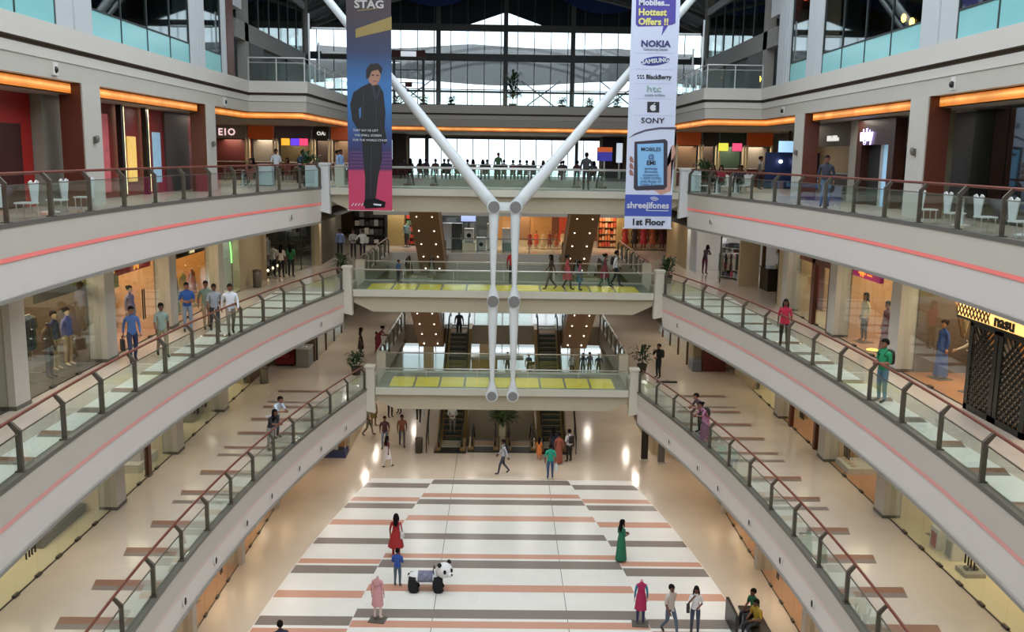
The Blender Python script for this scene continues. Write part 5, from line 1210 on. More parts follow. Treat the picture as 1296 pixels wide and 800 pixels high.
# handbag shop
for i,(x,y) in enumerate(((12.6,25.6),(12.7,24.9))):
    t = thing('display_plinth',['white plinth with a red panel and a dark handbag','white plinth with a grey panel and a patterned handbag'][i],'plinth',(x,y,L1)); MB().box(x-.22,x+.22,y-.24,y+.24,L1+.012,L1+.62).build('block', M_white, t); MB().box(x-.235,x-.221,y-.15,y+.15,L1+.05,L1+.5).build('panel', fab(['a83028','8a8a8c'][i]), t)
    t = thing('handbag',['dark red handbag on the plinth with a red panel','brown and cream handbag on the plinth with a grey panel'][i],'handbag',(x,y,L1+.62)); MB().prism([(y-.16,L1+.62),(y+.16,L1+.62),(y+.12,L1+.84),(y-.12,L1+.84)],'x',x-.07,x+.07).build('body', fab(['4a2326','8a6a58'][i]), t); MB().tube([(x,y-.08,L1+.83),(x,y-.05,L1+.98),(x,y+.05,L1+.98),(x,y+.08,L1+.83)],.012,6).build('strap', M_dark, t)
MB_s = thing('shoe_display','low grey shoe stand with dark shoes behind the handbags','display',(12.6,23.9,L1)); MB().box(12.35,12.9,23.6,24.2,L1+.012,L1+.12).build('base', W_grey, MB_s)
for i in range(3): MB().ball((12.5+.13*i,23.9,L1+.17),(.05,.13,.06),8,5).build('shoe', fab('3a3a3c'), MB_s)
mannequin(12.9,26.4,L1,-80,'shop dummy in dark trousers at the handbag shop','7a6a5c','2a2628',fem=False,skinc='b09a84')
t = thing('display_plinth','low white step with pale shoes in front of the timber floored shop','plinth',(12.6,32.6,L1)); MB().box(12.2,13.3,31.9,33.2,L1+.012,L1+.22).build('step', M_white, t)
for i in range(4): MB().ball((12.45,32.1+i*.28,L1+.27),(.13,.05,.05),8,5).build('shoe', fab('c8b8a4'), t)
rack(13.6,32.6,L1,90,'rack of dark grey suits in the timber floored shop',['3a3c40','2c2e32','4a4c50','3a3c40','2c2e32'],1.2,1.6,1.2)
t = thing('timber_portal','dark red timber portal around glass doors near the far column','door frame',(12,36.5,L1)); 
for y in (34.9,38.0): MB().box(11.93,12.08,y-.12,y+.12,L1,L1+2.9).build('jamb', M_wood, t)
MB().box(11.93,12.08,34.9,38.0,L1+2.7,L1+2.95).build('header', M_wood, t)
shelf_unit(13.2,29.8,L1,-90,'pale shelf of small boxes in the timber floored shop',1.6,1.6,3,cols=('d8c8a8','c89a70','a8584a'),frame=M_cream,seed=31)
rack(13.0,19.2,L1,-90,'rack of bright tops at the near end of the handbag shop',['c83c50','e0d8d0','3a5a8a','d8a04c','2a2a2e'],.7,1.3,1.0)

# ---- ground floor shops
for s in (-1,1):
    for a,b in ((14,22.4),(22.8,28.4),(28.8,34.2),(34.6,40.0),(40.4,46.5)):
        z = 0; struct('wall_%s' % ('left' if s<0 else 'right'), MB().box(s*12.8,s*12.9,a,b,0,3.15), W_orange); struct('floor', MB().box(s*10.03,s*12.8,a,b,0,.012), F_wood)
        area('shop_light',(s*11.2,(a+b)/2,3.05),1.6,80,(1,.66,.36),sy=(b-a)*.7)
        shop_front(0,s,a,b,4,xw=10.0,zt=3.1,handles=((a+b)/2+.4,),label='frameless glass shop front on the ground floor')
        struct('column', MB().box(s*9.85,s*10.5,b,b+.4,0,3.15), M_stone)
    struct('ceiling', MB().box(s*10,s*13,14,46.5,3.15,3.2), M_soffit)
    struct('wall_%s' % ('left' if s<0 else 'right'), MB().box(s*8.0,s*8.2,48.4,60.3,0,3.7), M_cream if s<0 else mat('cream_wall_dim','c8b898',.6)); struct('wall_%s' % ('left' if s<0 else 'right'), MB().box(s*8.2,s*13,48.45,48.55,0,3.15), M_cream)
shelf_unit(-11.6,38.0,0,90,'amber lit shelf of goods inside the ground floor shop beside the litter of stands'.replace(' beside the litter of stands',''),2.4,2.2,5,seed=41)
t = thing('display_case','blue-based showcase at the ground floor corner near the walkers','display case',(-8.8,47.9,0)); MB().box(-8.05,-9.6,47.2,48.2,0,.35).build('base', mat('navy_base','2a3a66',.5), t); MB().box(-8.1,-9.55,47.25,48.15,.35,1.9).build('glass_box', M_shopglass, t); MB().box(-8.1,-9.5,48.05,48.15,.35,1.9).build('back', W_orange, t)
for i in range(2): MB().box(-8.5-.4*i,-8.7-.4*i,47.5,47.7,.35,.6).build('goods', M_white, t)
MB().box(-8.05,-9.6,47.2,48.2,1.9,1.97).build('lid', M_dark, t)
for i,(y,lab) in enumerate(((29.6,'white angular shop dummy legs in the amber ground floor window'),(31.0,'shop dummy in grey trousers in the amber ground floor window'))): mannequin(-10.8,y,0,80,lab,'d8d4cc' if i==0 else '8a8a8a','d8d4cc' if i==0 else '6a6a6c',fem=True,skinc='d8d4cc')
for i,x in enumerate((7.3,7.6)):
    t = thing('partition_panel',['black tall panel under the bridge end','grey tall panel beside the black one'][i],'panel',(x+.6*i,47.5,0)); MB().box(x+.5*i,x+.5*i+.35,47.5-.5*i,47.6-.5*i,.05,2.3).build('panel', M_dark if i==0 else mat('steel_grey_panel','5b5e60',.4), t); MB().box(x+.5*i-.05,x+.5*i+.4,47.35-.5*i,47.75-.5*i,0,.05).build('foot', M_steel, t)
# planter and kiosk behind the basement escalators
struct('wall_median', MB().box(-.08,.22,49.4,58.4,-4.65,.08), M_cream)
t = thing('planter','beige planter with a wide olive green shrub between the basement escalators','planter',(.1,53.2,.08)); MB().box(-.14,.24,51.2,54.6,.08,.42).build('box', M_cream, t)
f = foliage_mesh(420,1.0,.9,11,leaf=.42,wide=.06); f.v = [(a+.1,b*1.3+53.2,c*.8+.34) for a,b,c in f.v]; o = f.build('foliage', M_leaf2, t); o['kind'] = 'stuff'
shelf_unit(2.4,60.6,0,0,'red and black magazine shelf behind the empty escalator',1.5,2.2,5,cols=('8a2a2c','c84a4c','3a3a48','d8c8b8'),frame=M_dark,seed=51)
t = thing('kiosk','tan kiosk wall behind the basement escalators','kiosk',(-.8,60.9,0)); MB().box(-2.0,-.3,60.6,61.2,0,2.4).build('wall', mat('tan_laminate','a8844e',.5), t); MB().box(.3,1.3,60.6,61.1,0,1.6).build('counter', mat('cream_laminate','cbb48c',.5), t); MB().box(-2.1,1.4,60.5,61.3,2.4,2.55).build('canopy', M_bridge, t)
for s in (-1,1):
    x = s*3.95; t = thing('escalator_guard','black stepped guard frame beside the '+('up escalator with the man in white' if s<0 else 'empty up escalator'),'guard rail',(x,48.6,0))
    MB().tube([(x,48.2,.02),(x,48.2,1.0),(x,51.0,2.6)],.03,6).build('top_rail', M_dark, t); MB().tube([(x,48.2,.5),(x,51.0,2.1)],.025,6).build('mid_rail', M_dark, t); MB().tube([(x,49.6,.02),(x,49.6,1.8)],.025,6).build('upright', M_dark, t)
bin_(-4.35,48.3,0,'dark steel litter bin at the foot of the up escalator',mat('bin_dark','5a5750',.3,metal=.6))
t = thing('bollard','cream wall block between the escalator feet','block',(0,47.9,0)) if False else None

# ---- food court level shop fronts (level 3)
L3 = Z[3]; XF = 13.5
M_redw = mat('red_shop_wall','a3201c',.5,noise=.08,scale=2); M_redd = mat('deep_red_wall','7a1a1e',.5); M_gf = mat('grey_stone_frame','8a877e',.6)
def front(s, y0, y1, z0, z1, m, x=XF, d=.2): return struct('wall_%s' % ('left' if s<0 else 'right'), MB().box(s*x,s*(x+d),y0,y1,L3+z0,L3+z1), m)
front(-1,10,27.55,0,3.15,M_redw); front(-1,24.6,26.9,0,2.3,mat('dark_red_doorway','3a0d0d',.5),XF-.02)
front(-1,27.6,29.1,0,3.15,M_gf,XF-.3,.5); front(-1,29.1,30.9,2.3,3.15,M_redw); front(-1,29.1,30.9,0,2.25,W_black,XF+.3)
t = thing('display_case','lit blue shelf display in the dark doorway between grey frames','display case',(-13.7,30,L3)); MB().box(-13.6,-13.75,29.4,30.7,L3+.2,L3+2.0).build('cabinet', mat('navy_cabinet','1f2c48',.4), t)
for i in range(3): MB().box(-13.57,-13.6,29.5,30.6,L3+.6+.45*i,L3+.85+.45*i).build('lit_shelf', mat('blue_lit_shelf','8aa8e0',.4,emit=.8), t)
front(-1,30.9,31.3,0,3.15,mat('pale_frame','a8a68c',.6),XF-.05); front(-1,31.3,41.9,0,3.15,M_redd)
poster(-13.42,32.3,L3+.2,-1,.8,2.6,mat('print_red_white_swirl','b8585c',.5,noise=.5,scale=3,emit=.25),'red and white swirl poster in a light frame')
poster(-13.42,34.7,L3+.5,-1,.75,1.6,mat('lit_amber_poster','d8b060',.5,noise=.5,scale=5,emit=.8),'bright amber film poster on the red wall')
poster(-13.42,37.2,L3+.4,-1,.75,1.9,mat('lit_blue_green_poster','7a9ab0',.5,noise=.5,scale=4,emit=.7),'blue and green film poster on the red wall')
for i,y in enumerate((33.6,35.9)):
    t = thing('light_column',['slim lit yellow-white tube beside the amber poster','slim lit yellow-white tube beside the blue and green poster'][i],'lamp',(-13.3,y,L3)); MB().box(-13.25,-13.4,y-.06,y+.06,L3+.1,L3+3.1).build('tube', mat('tube_yellow_white','f4e8b0',.4,emit=2.0), t); MB().box(-13.22,-13.4,y-.28,y-.07,L3,L3+3.15).build('black_side', M_dark, t)
front(-1,38.2,41.0,0,3.1,mat('charcoal_tile_wall','3c3432',.5,noise=.1,scale=3),XF-.06); front(-1,41.0,42.9,0,1.95,mat('pink_red_panel','7d3a40',.4),XF-.06)
front(-1,42.9,43.2,0,3.15,mat('pale_frame','a8a68c',.6),XF-.1)
front(1,10,30.9,0,3.15,W_black,XF+.6); WN[0] += 1
w = thing('window_%d' % WN[0],'dark lounge glazing','window',(13.5,22,L3),kind='structure')
for i in range(6): MB().box(13.3,13.33,16+i*1.9+.03,16+i*1.9+1.87,L3+.05,L3+3.1).build('glass_pane', M_dglass, w)
front(1,29.0,29.3,0,3.15,mat('pale_frame','a8a68c',.6),XF-.2)
t = thing('doorway','dark brown portal with a purple-lit name sign','door',(13.4,34.4,L3)); MB().box(13.3,13.7,32.9,33.4,L3,L3+3.1).box(13.3,13.7,35.9,36.4,L3,L3+3.1).box(13.3,13.7,33.4,35.9,L3+2.2,L3+3.1).build('portal', mat('portal_brown','3a1d16',.4), t)
MB().box(13.6,13.65,33.4,34.6,L3,L3+2.2).build('lit_panel', mat('pale_blue_panel','8fb4d0',.3,emit=.6), t); MB().box(13.6,13.65,34.6,35.9,L3,L3+2.2).build('dark_leaf', W_black, t); MB().box(13.56,13.6,34.5,34.7,L3,L3+2.2).build('jamb', M_steel, t)
text('nighty',.62,mat('violet_neon','c8b8ff',.4,emit=4),t,(13.26,35.4,L3+2.55),rot=(90,0,-90),sx=.8,bold=.02)
front(1,36.4,37.4,0,3.15,M_gf,XF-.1); front(1,37.4,43.5,2.2,3.15,mat('dim_soffit_wall','4a4038',.6)); front(1,37.4,43.5,0,2.2,W_black,XF+2.2)
for i,(y,c) in enumerate(((38.2,'7fd0b8'),(39.6,'d8dc8a'),(41.0,'e8e0d0'))):
    t = thing('screen',['glowing green menu board beyond the grey pier','glowing yellow menu board over the bar','glowing cream menu board near the timber clad column'][i],'screen',(15.6,y,L3+1.2)); MB().box(15.55,15.6,y-.6,y+.6,L3+.9,L3+2.0).build('display', mat('menu_'+c,c,.3,emit=.9), t); MB().box(15.6,15.66,y-.65,y+.65,L3+.85,L3+2.05).build('bezel', M_dark, t)
t = thing('shop_sign','small soft white sign over the dim bar front','sign',(13.4,39.5,L3+2.5))
for i in range(6): MB().box(13.40,13.48,38.9+i*.22,39.03+i*.22,L3+2.4,L3+(2.62 if i%3 else 2.54)).build('sign_stroke', mat('sign_soft_white','d8d8d0',.4,emit=1.0), t)
t = thing('bar_counter','long dark bar counter with stools in the dim bar','counter',(14.4,39.5,L3)); MB().box(14.2,14.9,37.8,42.5,L3,L3+1.05).build('front', mat('bar_dark','2c2420',.4), t); MB().box(14.1,15.0,37.7,42.6,L3+1.05,L3+1.1).build('top', mat('bar_top_pale','a89c88',.3), t)
# food counters facing the camera side past the corner
def counter(x0,x1,head,panel,label,y=56.0,sign=None,sc=None,size=.4,lamp=40):
    t = thing('food_counter',label,'food counter',((x0+x1)/2,y,L3)); MB().box(x0,x1,y+.0,y+.15,L3+2.35,L3+3.1).build('header', head, t); MB().box(x0,x1,y+1.2,y+1.3,L3,L3+2.4).build('back_panel', panel, t)
    MB().box(x0+.05,x1-.05,y-.1,y+.5,L3,L3+1.0).build('counter', mat('counter_brown_red','6a3428',.5), t); MB().box(x0,x1,y-.15,y+.55,L3+1.0,L3+1.05).build('counter_top', M_steel, t)
    for x in (x0,x1-.08): MB().box(x,x+.08,y-.02,y+.2,L3,L3+2.4).build('jamb', mat('jamb_cream','cdbf9c',.5,emit=.05), t)
    if sign: text(sign,size,sc,t,((x0+x1)/2,y-.02,L3+2.7),bold=.01)
    area('counter_light',((x0+x1)/2,y+.7,L3+2.3),1.0,lamp,(1,.75,.5))
    return t
M_orh = mat('orange_header','b04a18',.5,emit=.12); M_dkp = mat('dark_menu_wall','241a18',.5)
counter(-17.2,-15.0,mat('white_grey_header','8a8886',.5),mat('maroon_dim','4a1a1e',.5),'food counter with a red and white sign','56'and 56.0,'E1O','' or mat('sign_pink_white','f0c8cc',.4,emit=1.2),.55)
counter(-14.9,-13.4,M_orh,mat('grey_shutter','7a7a78',.4,metal=.3,stretch=(1,1,20),noise=.15),'orange-headed food counter closed by a grey shutter')
counter(-13.3,-11.2,mat('grey_purple_header','5a5060',.5),mat('dim_olive_interior','3e3620',.6),'food counter with yellow and pink lit menu boards')
for i,(x,c) in enumerate(((-12.7,'e0a030'),(-12.15,'5a3ad0'),(-11.65,'e0406a'))):
    t = thing('screen',['amber menu light box over the olive counter','violet menu light box over the olive counter','pink menu light box over the olive counter'][i],'screen',(x,55.9,L3+2.2)); MB().box(x-.24,x+.24,55.86,55.9,L3+2.0,L3+2.4).build('display', mat('menu_'+c,c,.3,emit=1.5), t); MB().box(x-.26,x+.26,55.9,55.95,L3+1.98,L3+2.42).build('casing', M_dark, t)
counter(-11.1,-10.2,M_dkp,M_dkp,'narrow black food counter with pale lettering',sign='OA:',sc=mat('sign_soft_white','d8d8d0',.4,emit=1.0),size=.3)
counter(-10.1,-8.6,M_orh,mat('dim_brown_interior','4a3a2c',.6),'orange-headed food counter near the white pier')
counter(10.0,11.4,M_orh,mat('dim_brown_interior','4a3a2c',.6),'orange-headed food counter beside the phone banner')
counter(11.5,12.4,M_dkp,M_dkp,'narrow black food counter behind the white planter box')
counter(12.5,14.0,mat('dark_green_header','23382c',.5),mat('green_dim_interior','1f3a30',.6),'food counter with a yellow and pink lit sign')
for i,(x,c) in enumerate(((12.7,'d8d84a'),(13.5,'e0507a'))):
    t = thing('screen',['yellow menu light box over the green counter','pink menu light box over the green counter'][i],'screen',(x,55.85,L3+2.3)); MB().box(x-.28,x+.28,55.86,55.9,L3+2.05,L3+2.5).build('display', mat('menu_'+c,c,.3,emit=1.2), t); MB().box(x-.3,x+.3,55.9,55.95,L3+2.03,L3+2.52).build('casing', M_dark, t)
counter(14.1,15.6,M_orh,mat('grey_shutter','7a7a78',.4,metal=.3,stretch=(1,1,20),noise=.15),'orange-headed food counter with a steel shutter and white sign board')
t = thing('screen','wide blue-white television at the end of the counters','screen',(15.4,52,L3+2.2)); MB().box(14.8,16.0,51.96,52.0,L3+2.0,L3+2.6).build('display', mat('tv_white_blue2','8fb8d8',.3,emit=1.2), t); MB().box(14.75,16.05,52,52.06,L3+1.95,L3+2.65).build('bezel', M_dark, t); MB().box(15.35,15.45,52.0,52.1,L3+2.65,L3+3.15).build('hanger', M_dark, t)
struct('wall_right', MB().box(14.4,17.4,53,53.1,L3,L3+2.0), mat('deep_blue_wall','142a5c',.5))
for i,x in enumerate((15.2,16.0)):
    t = thing('pendant_lamp',['bright white globe lamp before the deep blue wall','bright white globe lamp farther along the deep blue wall'][i],'lamp',(x,52.8,L3+1.4)); MB().ball((x,52.8,L3+1.5),.1,10,6).build('globe', mat('globe_white','f0f4ff',.4,emit=8), t); MB().tube([(x,52.8,L3+1.6),(x,52.8,L3+3.15)],.01,5).build('cord', M_dark, t)
for i,(x,c) in enumerate(((-9.0,0),(9.0,0))):
    t = thing('screen',['slim white vertical screen beside the far window near the suit banner','slim white vertical screen beside the far window near the phone banner'][i],'screen',(x*.93,70,L3)); MB().box(x*.93-.22,x*.93+.22,70,70.08,L3+1.2,L3+2.6).build('display', mat('vscreen','c8d4e0',.3,emit=1.0), t); MB().box(x*.93-.05,x*.93+.05,70.08,70.14,L3,L3+2.6).build('stand', M_steel, t)
t = thing('shop_sign','blue and orange lit box sign near the far window','sign',(7.2,70,L3)); MB().box(6.8,7.9,70.5,70.7,L3+1.3,L3+2.3).build('light_box', mat('sign_blue_lit','3a3a9a',.4,emit=.8), t); MB().box(6.8,7.9,70.48,70.5,L3+1.95,L3+2.3).build('band', mat('sign_orange_lit','d86a3a',.4,emit=.6), t); MB().box(7.3,7.4,70.6,70.7,L3,L3+1.3).build('post', M_steel, t)
for s in (-1,1):
    struct('wall_%s' % ('left' if s<0 else 'right'), MB().box(s*7.4,s*9.0,73,73.1,L3,L3+3.1), mat('dark_timber_wall','3a2a22',.5))
# white planter boxes / cabinets at the rail
for i,(x,y) in enumerate(((-10.6,46.3),(-8.9,44.6),(9.05,46.0))):
    t = thing('cabinet',['pale blue service cabinet behind the food court rail','small white cabinet beside the white pier under the palm','white service cabinet beside the pier at the phone banner'][i],'cabinet',(x-.9 if i==0 else x,y,L3)); xx = x-.9 if i==0 else x
    MB().box(xx-.33,xx+.33,y-.25,y+.25,L3+.05,L3+1.0).build('body', mat('pale_blue_laminate','b4c4c8',.4), t); MB().box(xx-.35,xx+.35,y-.27,y+.27,L3+1.0,L3+1.04).build('top', M_white, t); MB().box(xx-.3,xx+.3,y-.22,y+.22,L3,L3+.05).build('plinth', M_post, t)
plant(-9.5,46.2,L3,'bushy dark palm behind the small white cabinet',1.3,.6,seed=4)
plant(9.8,47.0,L3,'bushy dark palm behind the white service cabinet',1.2,.5,seed=5)
plant(-7.3,46.3,L1,'bushy potted palm on the lowest walkway at the bridge pier',.85,.5,seed=6)
plant(7.2,47.7,L1,'spiky potted palm on the lowest walkway near the man in black',1.1,.5,seed=7,n=90)
plant(8.3,47.6,L2,'dark potted palm at the end of the middle bridge',1.0,.5,seed=8)
plant(-8.3,48.2,L2,'dark potted palm near the three men at the far rail',.9,.45,seed=9)
# round speakers and camera domes on the fascias
M_spk = mat('white_speaker_ring','d0ccc8',.4)
def speaker(l,s,y,i):
    z = Z[l]-1.05; x = s*(edge(l,y)+.04); t = thing('wall_speaker','small oval white speaker with black centre on the curved fascia','speaker',(x,y,z),group='fascia speakers')
    MB().ball((x,y,z),(.03,.13,.15),10,6).build('ring', M_spk, t); MB().ball((x-s*.03,y,z),(.02,.075,.11),8,5).build('cone', M_black, t)
for l,s,ys_ in ((1,-1,(24,26.6,29.5,32,35,37.5,40.5)),(1,1,(24.2,27,30,33.3,35.6,39)),(2,-1,(40.5,)),(2,1,(41.3,)),(3,-1,(39.8,)),(3,1,(40.5,))):
    for i,y in enumerate(ys_): speaker(l,s,y,i)
for i,(x,y,lab) in enumerate(((-12.05,26.0,'white camera dome above the red shop front'),(12.05,26.2,'white camera dome above the dark lounge glazing'),(-12.05,41.6,'white camera dome close to the top floor corner beside the brown column'),(12.05,42.0,'white camera dome close to the corner beside the bar'))):
    t = thing('camera_dome',lab,'camera',(x,y,17.65)); sg = -1 if x<0 else 1; MB().box(x-.02,x+.06,y-.14,y+.14,17.5,17.85).build('plate', M_spk, t); MB().ball((x-sg*.06,y,17.65),(.07,.07,.09),8,6).build('dome', M_black, t)
# corridor downlights in every soffit
M_down = mat('downlight_lens','ffe8c4',.4,emit=22)
dlm = MB().lathe([(.085,.0),(.085,-.012),(.02,-.014)],n=12).mesh('lens',M_down); drm = MB().lathe([(.115,0),(.115,-.02),(.086,-.02)],n=12,cap=False).mesh('rim',M_white)
for l in (1,2,3):
    for s in (-1,1):
        for i in range(9):
            y = 17.5+i*3.4; xo = 10.0 if l==1 else 12.0; x = s*(edge(l,y)*.45+xo*.55); zc = Z[l]-1.5
            t = thing('downlight',['','round recessed downlight over the ground floor aisle','round recessed downlight over the lowest walkway','round recessed downlight over the middle walkway'][l],'lamp',(x,y,zc),group=['','ground floor downlights','lowest walkway downlights','middle walkway downlights'][l])
            put('lens',dlm,t,local=True); put('rim',drm,t,local=True)
            if i%2==0: area('downlight_and_fill',(x,y,zc-.05),.5,22 if l==1 else 20,(1,.86,.70))
# amber pendant lamps behind the curtain wall, glow of the dim rooms
for i,(y,z,d) in enumerate(((30.0,20.6,1.6),(33.0,20.2,1.6),(34.2,20.5,1.8),(35.5,20.1,2.0),(36.6,20.0,2.2))):
    t = thing('pendant_lamp','amber pendant lamp glowing behind the dark curtain glass','lamp',(12+d,y,z),group='amber pendant lamps'); MB().ball((12+d,y,z),(.09,.09,.15),8,6).build('bulb', mat('amber_bulb','ffb84a',.4,emit=60), t); MB().tube([(12+d,y,z+.14),(12+d,y,25.6)],.01,5).build('cord', M_dark, t)
t = thing('neon_sign','blue neon strokes in the dark doorway at the top floor corner','sign',(12.9,44.6,20.6)); 
for i in range(3): MB().tube([(12.75,43.5+i*.35,20.3),(12.75,43.7+i*.35,20.9)],.03,6).build('neon_tube', mat('blue_neon','3a5aff',.4,emit=6), t)
MB().box(12.8,12.85,43.2,45.2,20.0,21.3).build('backing', M_dark, t)
t = thing('neon_sign','red glowing sign in the narrow dark window above the curtain wall','sign',(12.3,40.1,22.2)); MB().box(12.3,12.35,39.2,41.1,21.7,22.8).build('backing', M_dark, t); MB().tube([(12.26,41.0-i*.11,22.25+.22*math.sin(i*1.3)) for i in range(17)],.05,6).build('neon_tube', mat('red_neon','ff5a3a',.4,emit=9), t)

# area lights without fittings, added to brighten the far aisles: behind the bridges and below the far landings
for l in (1,2,3):
    zc = Z[l]-1.5
    for s in (-1,1):
        for y in (48.5,53,57.5): area('downlight_and_fill',(s*(CONST[l]+1.6),y,zc-.08),.22,45 if l==1 else 30,(1,.90,.78))
    if l < 3:
        for x in (-6,-2,2,6): area('downlight_and_fill',(x,63.5,Z[l]-(1.2 if l==1 else 1.68)),.3,45,(1,.92,.82))
for x in (-5.5,5.5):
    for y in (49,55): area('downlight_and_fill',(x,y,Z[1]-.95) if False else (x,y,3.05),.01+.5,70,(1,.92,.82)) if False else None
for s in (-1,1):
    for y in (18,24,30,36,42): area('downlight_and_fill',(s*12.9,y,17.05),.5,22,(1,.85,.7))  # added fill below the food court soffit, lifts the shop fronts
    for x in (10.5,14): area('downlight_and_fill',(s*x,51,17.05),.6,60,(1,.85,.7))
for s in (-1,1):
    for y in (18,32): area('added_room_fill',(s*14.8,y,25.0),2,90,(.9,.95,1))  # unseen lights added behind the curtain glass so it reads less dark
for x in (-5,0,5): area('downlight_and_fill',(x,69,17.0),.6,40,(1,.88,.75))
for x in (-5.4,-1.3,5.4): struct('column', MB().box(x-.35,x+.35,68.2,68.9,0,3.5), M_beige)

for l in (1,2,3):
    for x in (-4,-1.4,1.4,4): area('downlight_and_fill',(x,45.2,Z[l]-1.0),.2,42 if l==1 else 28,(1,.95,.88))  # fill added beneath each bridge to brighten the floor below, no fittings
shelf_unit(-15.7,31,L2,90,'oak shelf of colourful shirts behind the peach window',3.0,2.4,5,cols=('b04a3a','7a8a9a','c8a070','5a3a44','d8c8b0'),seed=61,fill=9)
rack(-13.9,32.5,L2,90,'rack of mixed shirts behind the peach window',['8a4a3a','c8b090','5a6a7a','a83a38','d8d0c0','4a4a50'],.8,1.5,1.3)
shelf_unit(-15.7,36.6,L2,90,'oak shelf of folded fabrics in the boutique',3.0,2.4,5,cols=('2d6a4a','a88a2c','b05a3a','7a3a30','d8b070'),seed=63,fill=9)
mannequin(-12.7,38.4,L2,70,'shop dummy in a rust tunic beside the stone column of the boutique','a0522d','6a4a30','kurta',skinc='c8b090')
mannequin(-12.7,35.0,L2,70,'shop dummy in a grey print dress at the boutique window','8a8078','6a6058','frock',skinc='c8b090')
shelf_unit(15.8,36.6,L2,-90,'sand shelf of bags and shoes in the timber-framed shop',3.0,2.3,5,cols=('7a4a3a','a83428','c8a070','3a3034','d8c8b0'),seed=65,fill=8)
mannequin(12.7,34.8,L2,-75,'shop dummy in a beige tunic by the terracotta panel','b8a080','6a5a48','kurta',skinc='b08a6a')
rack(13.6,29.6,L2,90,'rack of red and green sarees in the saree shop',['7d2a38','a83a50','2d6a4a','c8a040','5c1f2a','b85a3a','3a5a4a'],1.2,1.7,1.5)
rack(13.9,26.4,L2,90,'rack of dark evening coats in the bridal shop',['2a2426','3a3034','4a3a3c','2c2a30','5a4a44'],1.2,1.7,1.4)
mannequin(13.4,24.5,L2,-75,'shop dummy in an ivory lace gown near the lattice doors','d8d0c0','d8d0c0','frock',skinc='b98a6a')
for i,(y,c) in enumerate(((24.0,'6b2230'),(27.5,'3a4a3a'))): poster(-15.0,y,L2+.6,-1,.9,1.5,mat('dim_picture_'+c,c,.6,noise=.3,scale=3),['maroon picture panel deep in the menswear shop','green picture panel deep in the menswear shop'][i])
# ------------------------------------------------------------------ the people
G0 = 0
person(-4.09,35.1,0,175,'woman in a long red kurta with loose dark hair and a white bag',fem=True,top='9c2328',bot='9c2328',hair='long',skirt='frock',bag='shoulder',bagc='d8d4d8',h=1.74)
person(-3.75,32.5,0,170,'boy in a blue cap-sleeve top and jeans standing behind the panda ride','hold',top='2d4f9c',bot='4c6070',h=1.45)
person(4.7,34.9,0,120,'woman in a long green dress with loose dark hair','hold',True,top='1f6a50',bot='1f6a50',hair='long',skirt='long',h=1.68)
person(5.62,29.2,0,30,'man in a pale beige shirt and jeans walking beside a woman in white','walk',top='b8ada6',bot='4d5a6c',h=1.72,bag=None)
person(6.46,29.25,0,-10,'woman in a white top and jeans with long black hair, hand at her chin','phone',True,top='d8d6da',bot='3c4658',hair='long',h=1.65,bag='shoulder',bagc='2a2626')
person(8.55,29.9,0,-60,'seated man in a green shirt on the dark bench','sit',top='22603c',bot='1e1e26',h=1.7)
person(8.45,29.15,0,-60,'seated man in a mustard shirt on the dark bench','sit',top='a08428',bot='232830',h=1.68)
person(.11,45.0,0,-80,'man in a grey shirt and jeans walking alone before the escalators','walk',top='aab0ba',bot='39414e',sleeve=True,h=1.75,bag='backpack')
person(2.4,44.4,0,180,'man in a teal t-shirt and jeans with his back turned','stand',top='1f9a80',bot='33507a',h=1.72,bag='carrier',bagc='c8d8d8')
person(1.96,47.2,0,170,'child in an orange kurta at the escalator foot','stand',True,top='c8743c',bot='c8743c',hair='long',skirt='kurta',h=1.2)
person(2.72,47.7,0,175,'woman in dark navy about to step on the escalator','stand',True,top='1c1f33',bot='1a1c28',hair='long',skirt='kurta',h=1.6)
person(2.95,46.7,0,170,'woman in a rust kurta waiting beside the escalator','stand',True,top='8a4a3a',bot='b07a6a',hair='bun',skirt='long',h=1.6)
person(3.5,47.0,0,-150,'man in a black waistcoat over a white shirt with a white bag','stand',top='c8ccd2',bot='1c1a1e',h=1.72,bag='backpack',bagc='17161a')
person(-2.72,50.85,.24,0,'man in a white shirt riding down the escalator','hold',top='c2c6bc',bot='6a6a66',sleeve=True,h=1.75)
person(-6.24,49.0,0,0,'man in a maroon shirt and light jeans walking towards the panda ride','walk2',top='4a2430',bot='6a7a90',h=1.74)
person(-5.35,49.3,0,10,'man in a rust patterned shirt and grey trousers','walk',top='7a4a34',bot='4c4c52',h=1.74)
person(-5.74,45.8,0,140,'woman in a maroon top and white skirt','walk2',True,top='5a1f2c',bot='d8d8da',hair='long',skirt='kurta',skirtc='d4d2d6',h=1.62)
person(-4.87,54.0,0,180,'man in black near the up escalator carrying a bag','walk',top='17171b',bot='2c2f3a',h=1.75,bag='carrier',bagc='d0d4e0')
person(-6.65,55.0,0,30,'man in a black t-shirt bending over a blue board','lean',top='18181c',bot='22242c',h=1.72)
person(-6.2,55.9,0,-40,'man in black on the far side of the blue board','lean',top='1c1e24',bot='24262e',h=1.72)
t = thing('board','pale blue board held between the two men in black','board',(-6.45,55.4,1.12)); MB().box(-6.75,-6.1,55.2,55.65,1.12,1.16).build('panel', mat('pale_blue_board','8fa8c8',.5), t); MB().box(-6.78,-6.07,55.17,55.68,1.10,1.12).build('rim', M_steel, t)
person(-7.4,53.2,0,170,'woman in an olive kurta under the bridge pier','stand',True,top='6a5a34',bot='6a5a34',hair='bun',skirt='kurta',h=1.62)
person(-7.45,51.2,0,90,'man in khaki trousers striding near the cream wall','walk',top='4a4038',bot='6c6252',h=1.72)
person(-6.6,26.5,0,200,'person with black hair in a navy shirt alone on the striped floor','stand',top='2a2c40',bot='30343e',h=1.72)
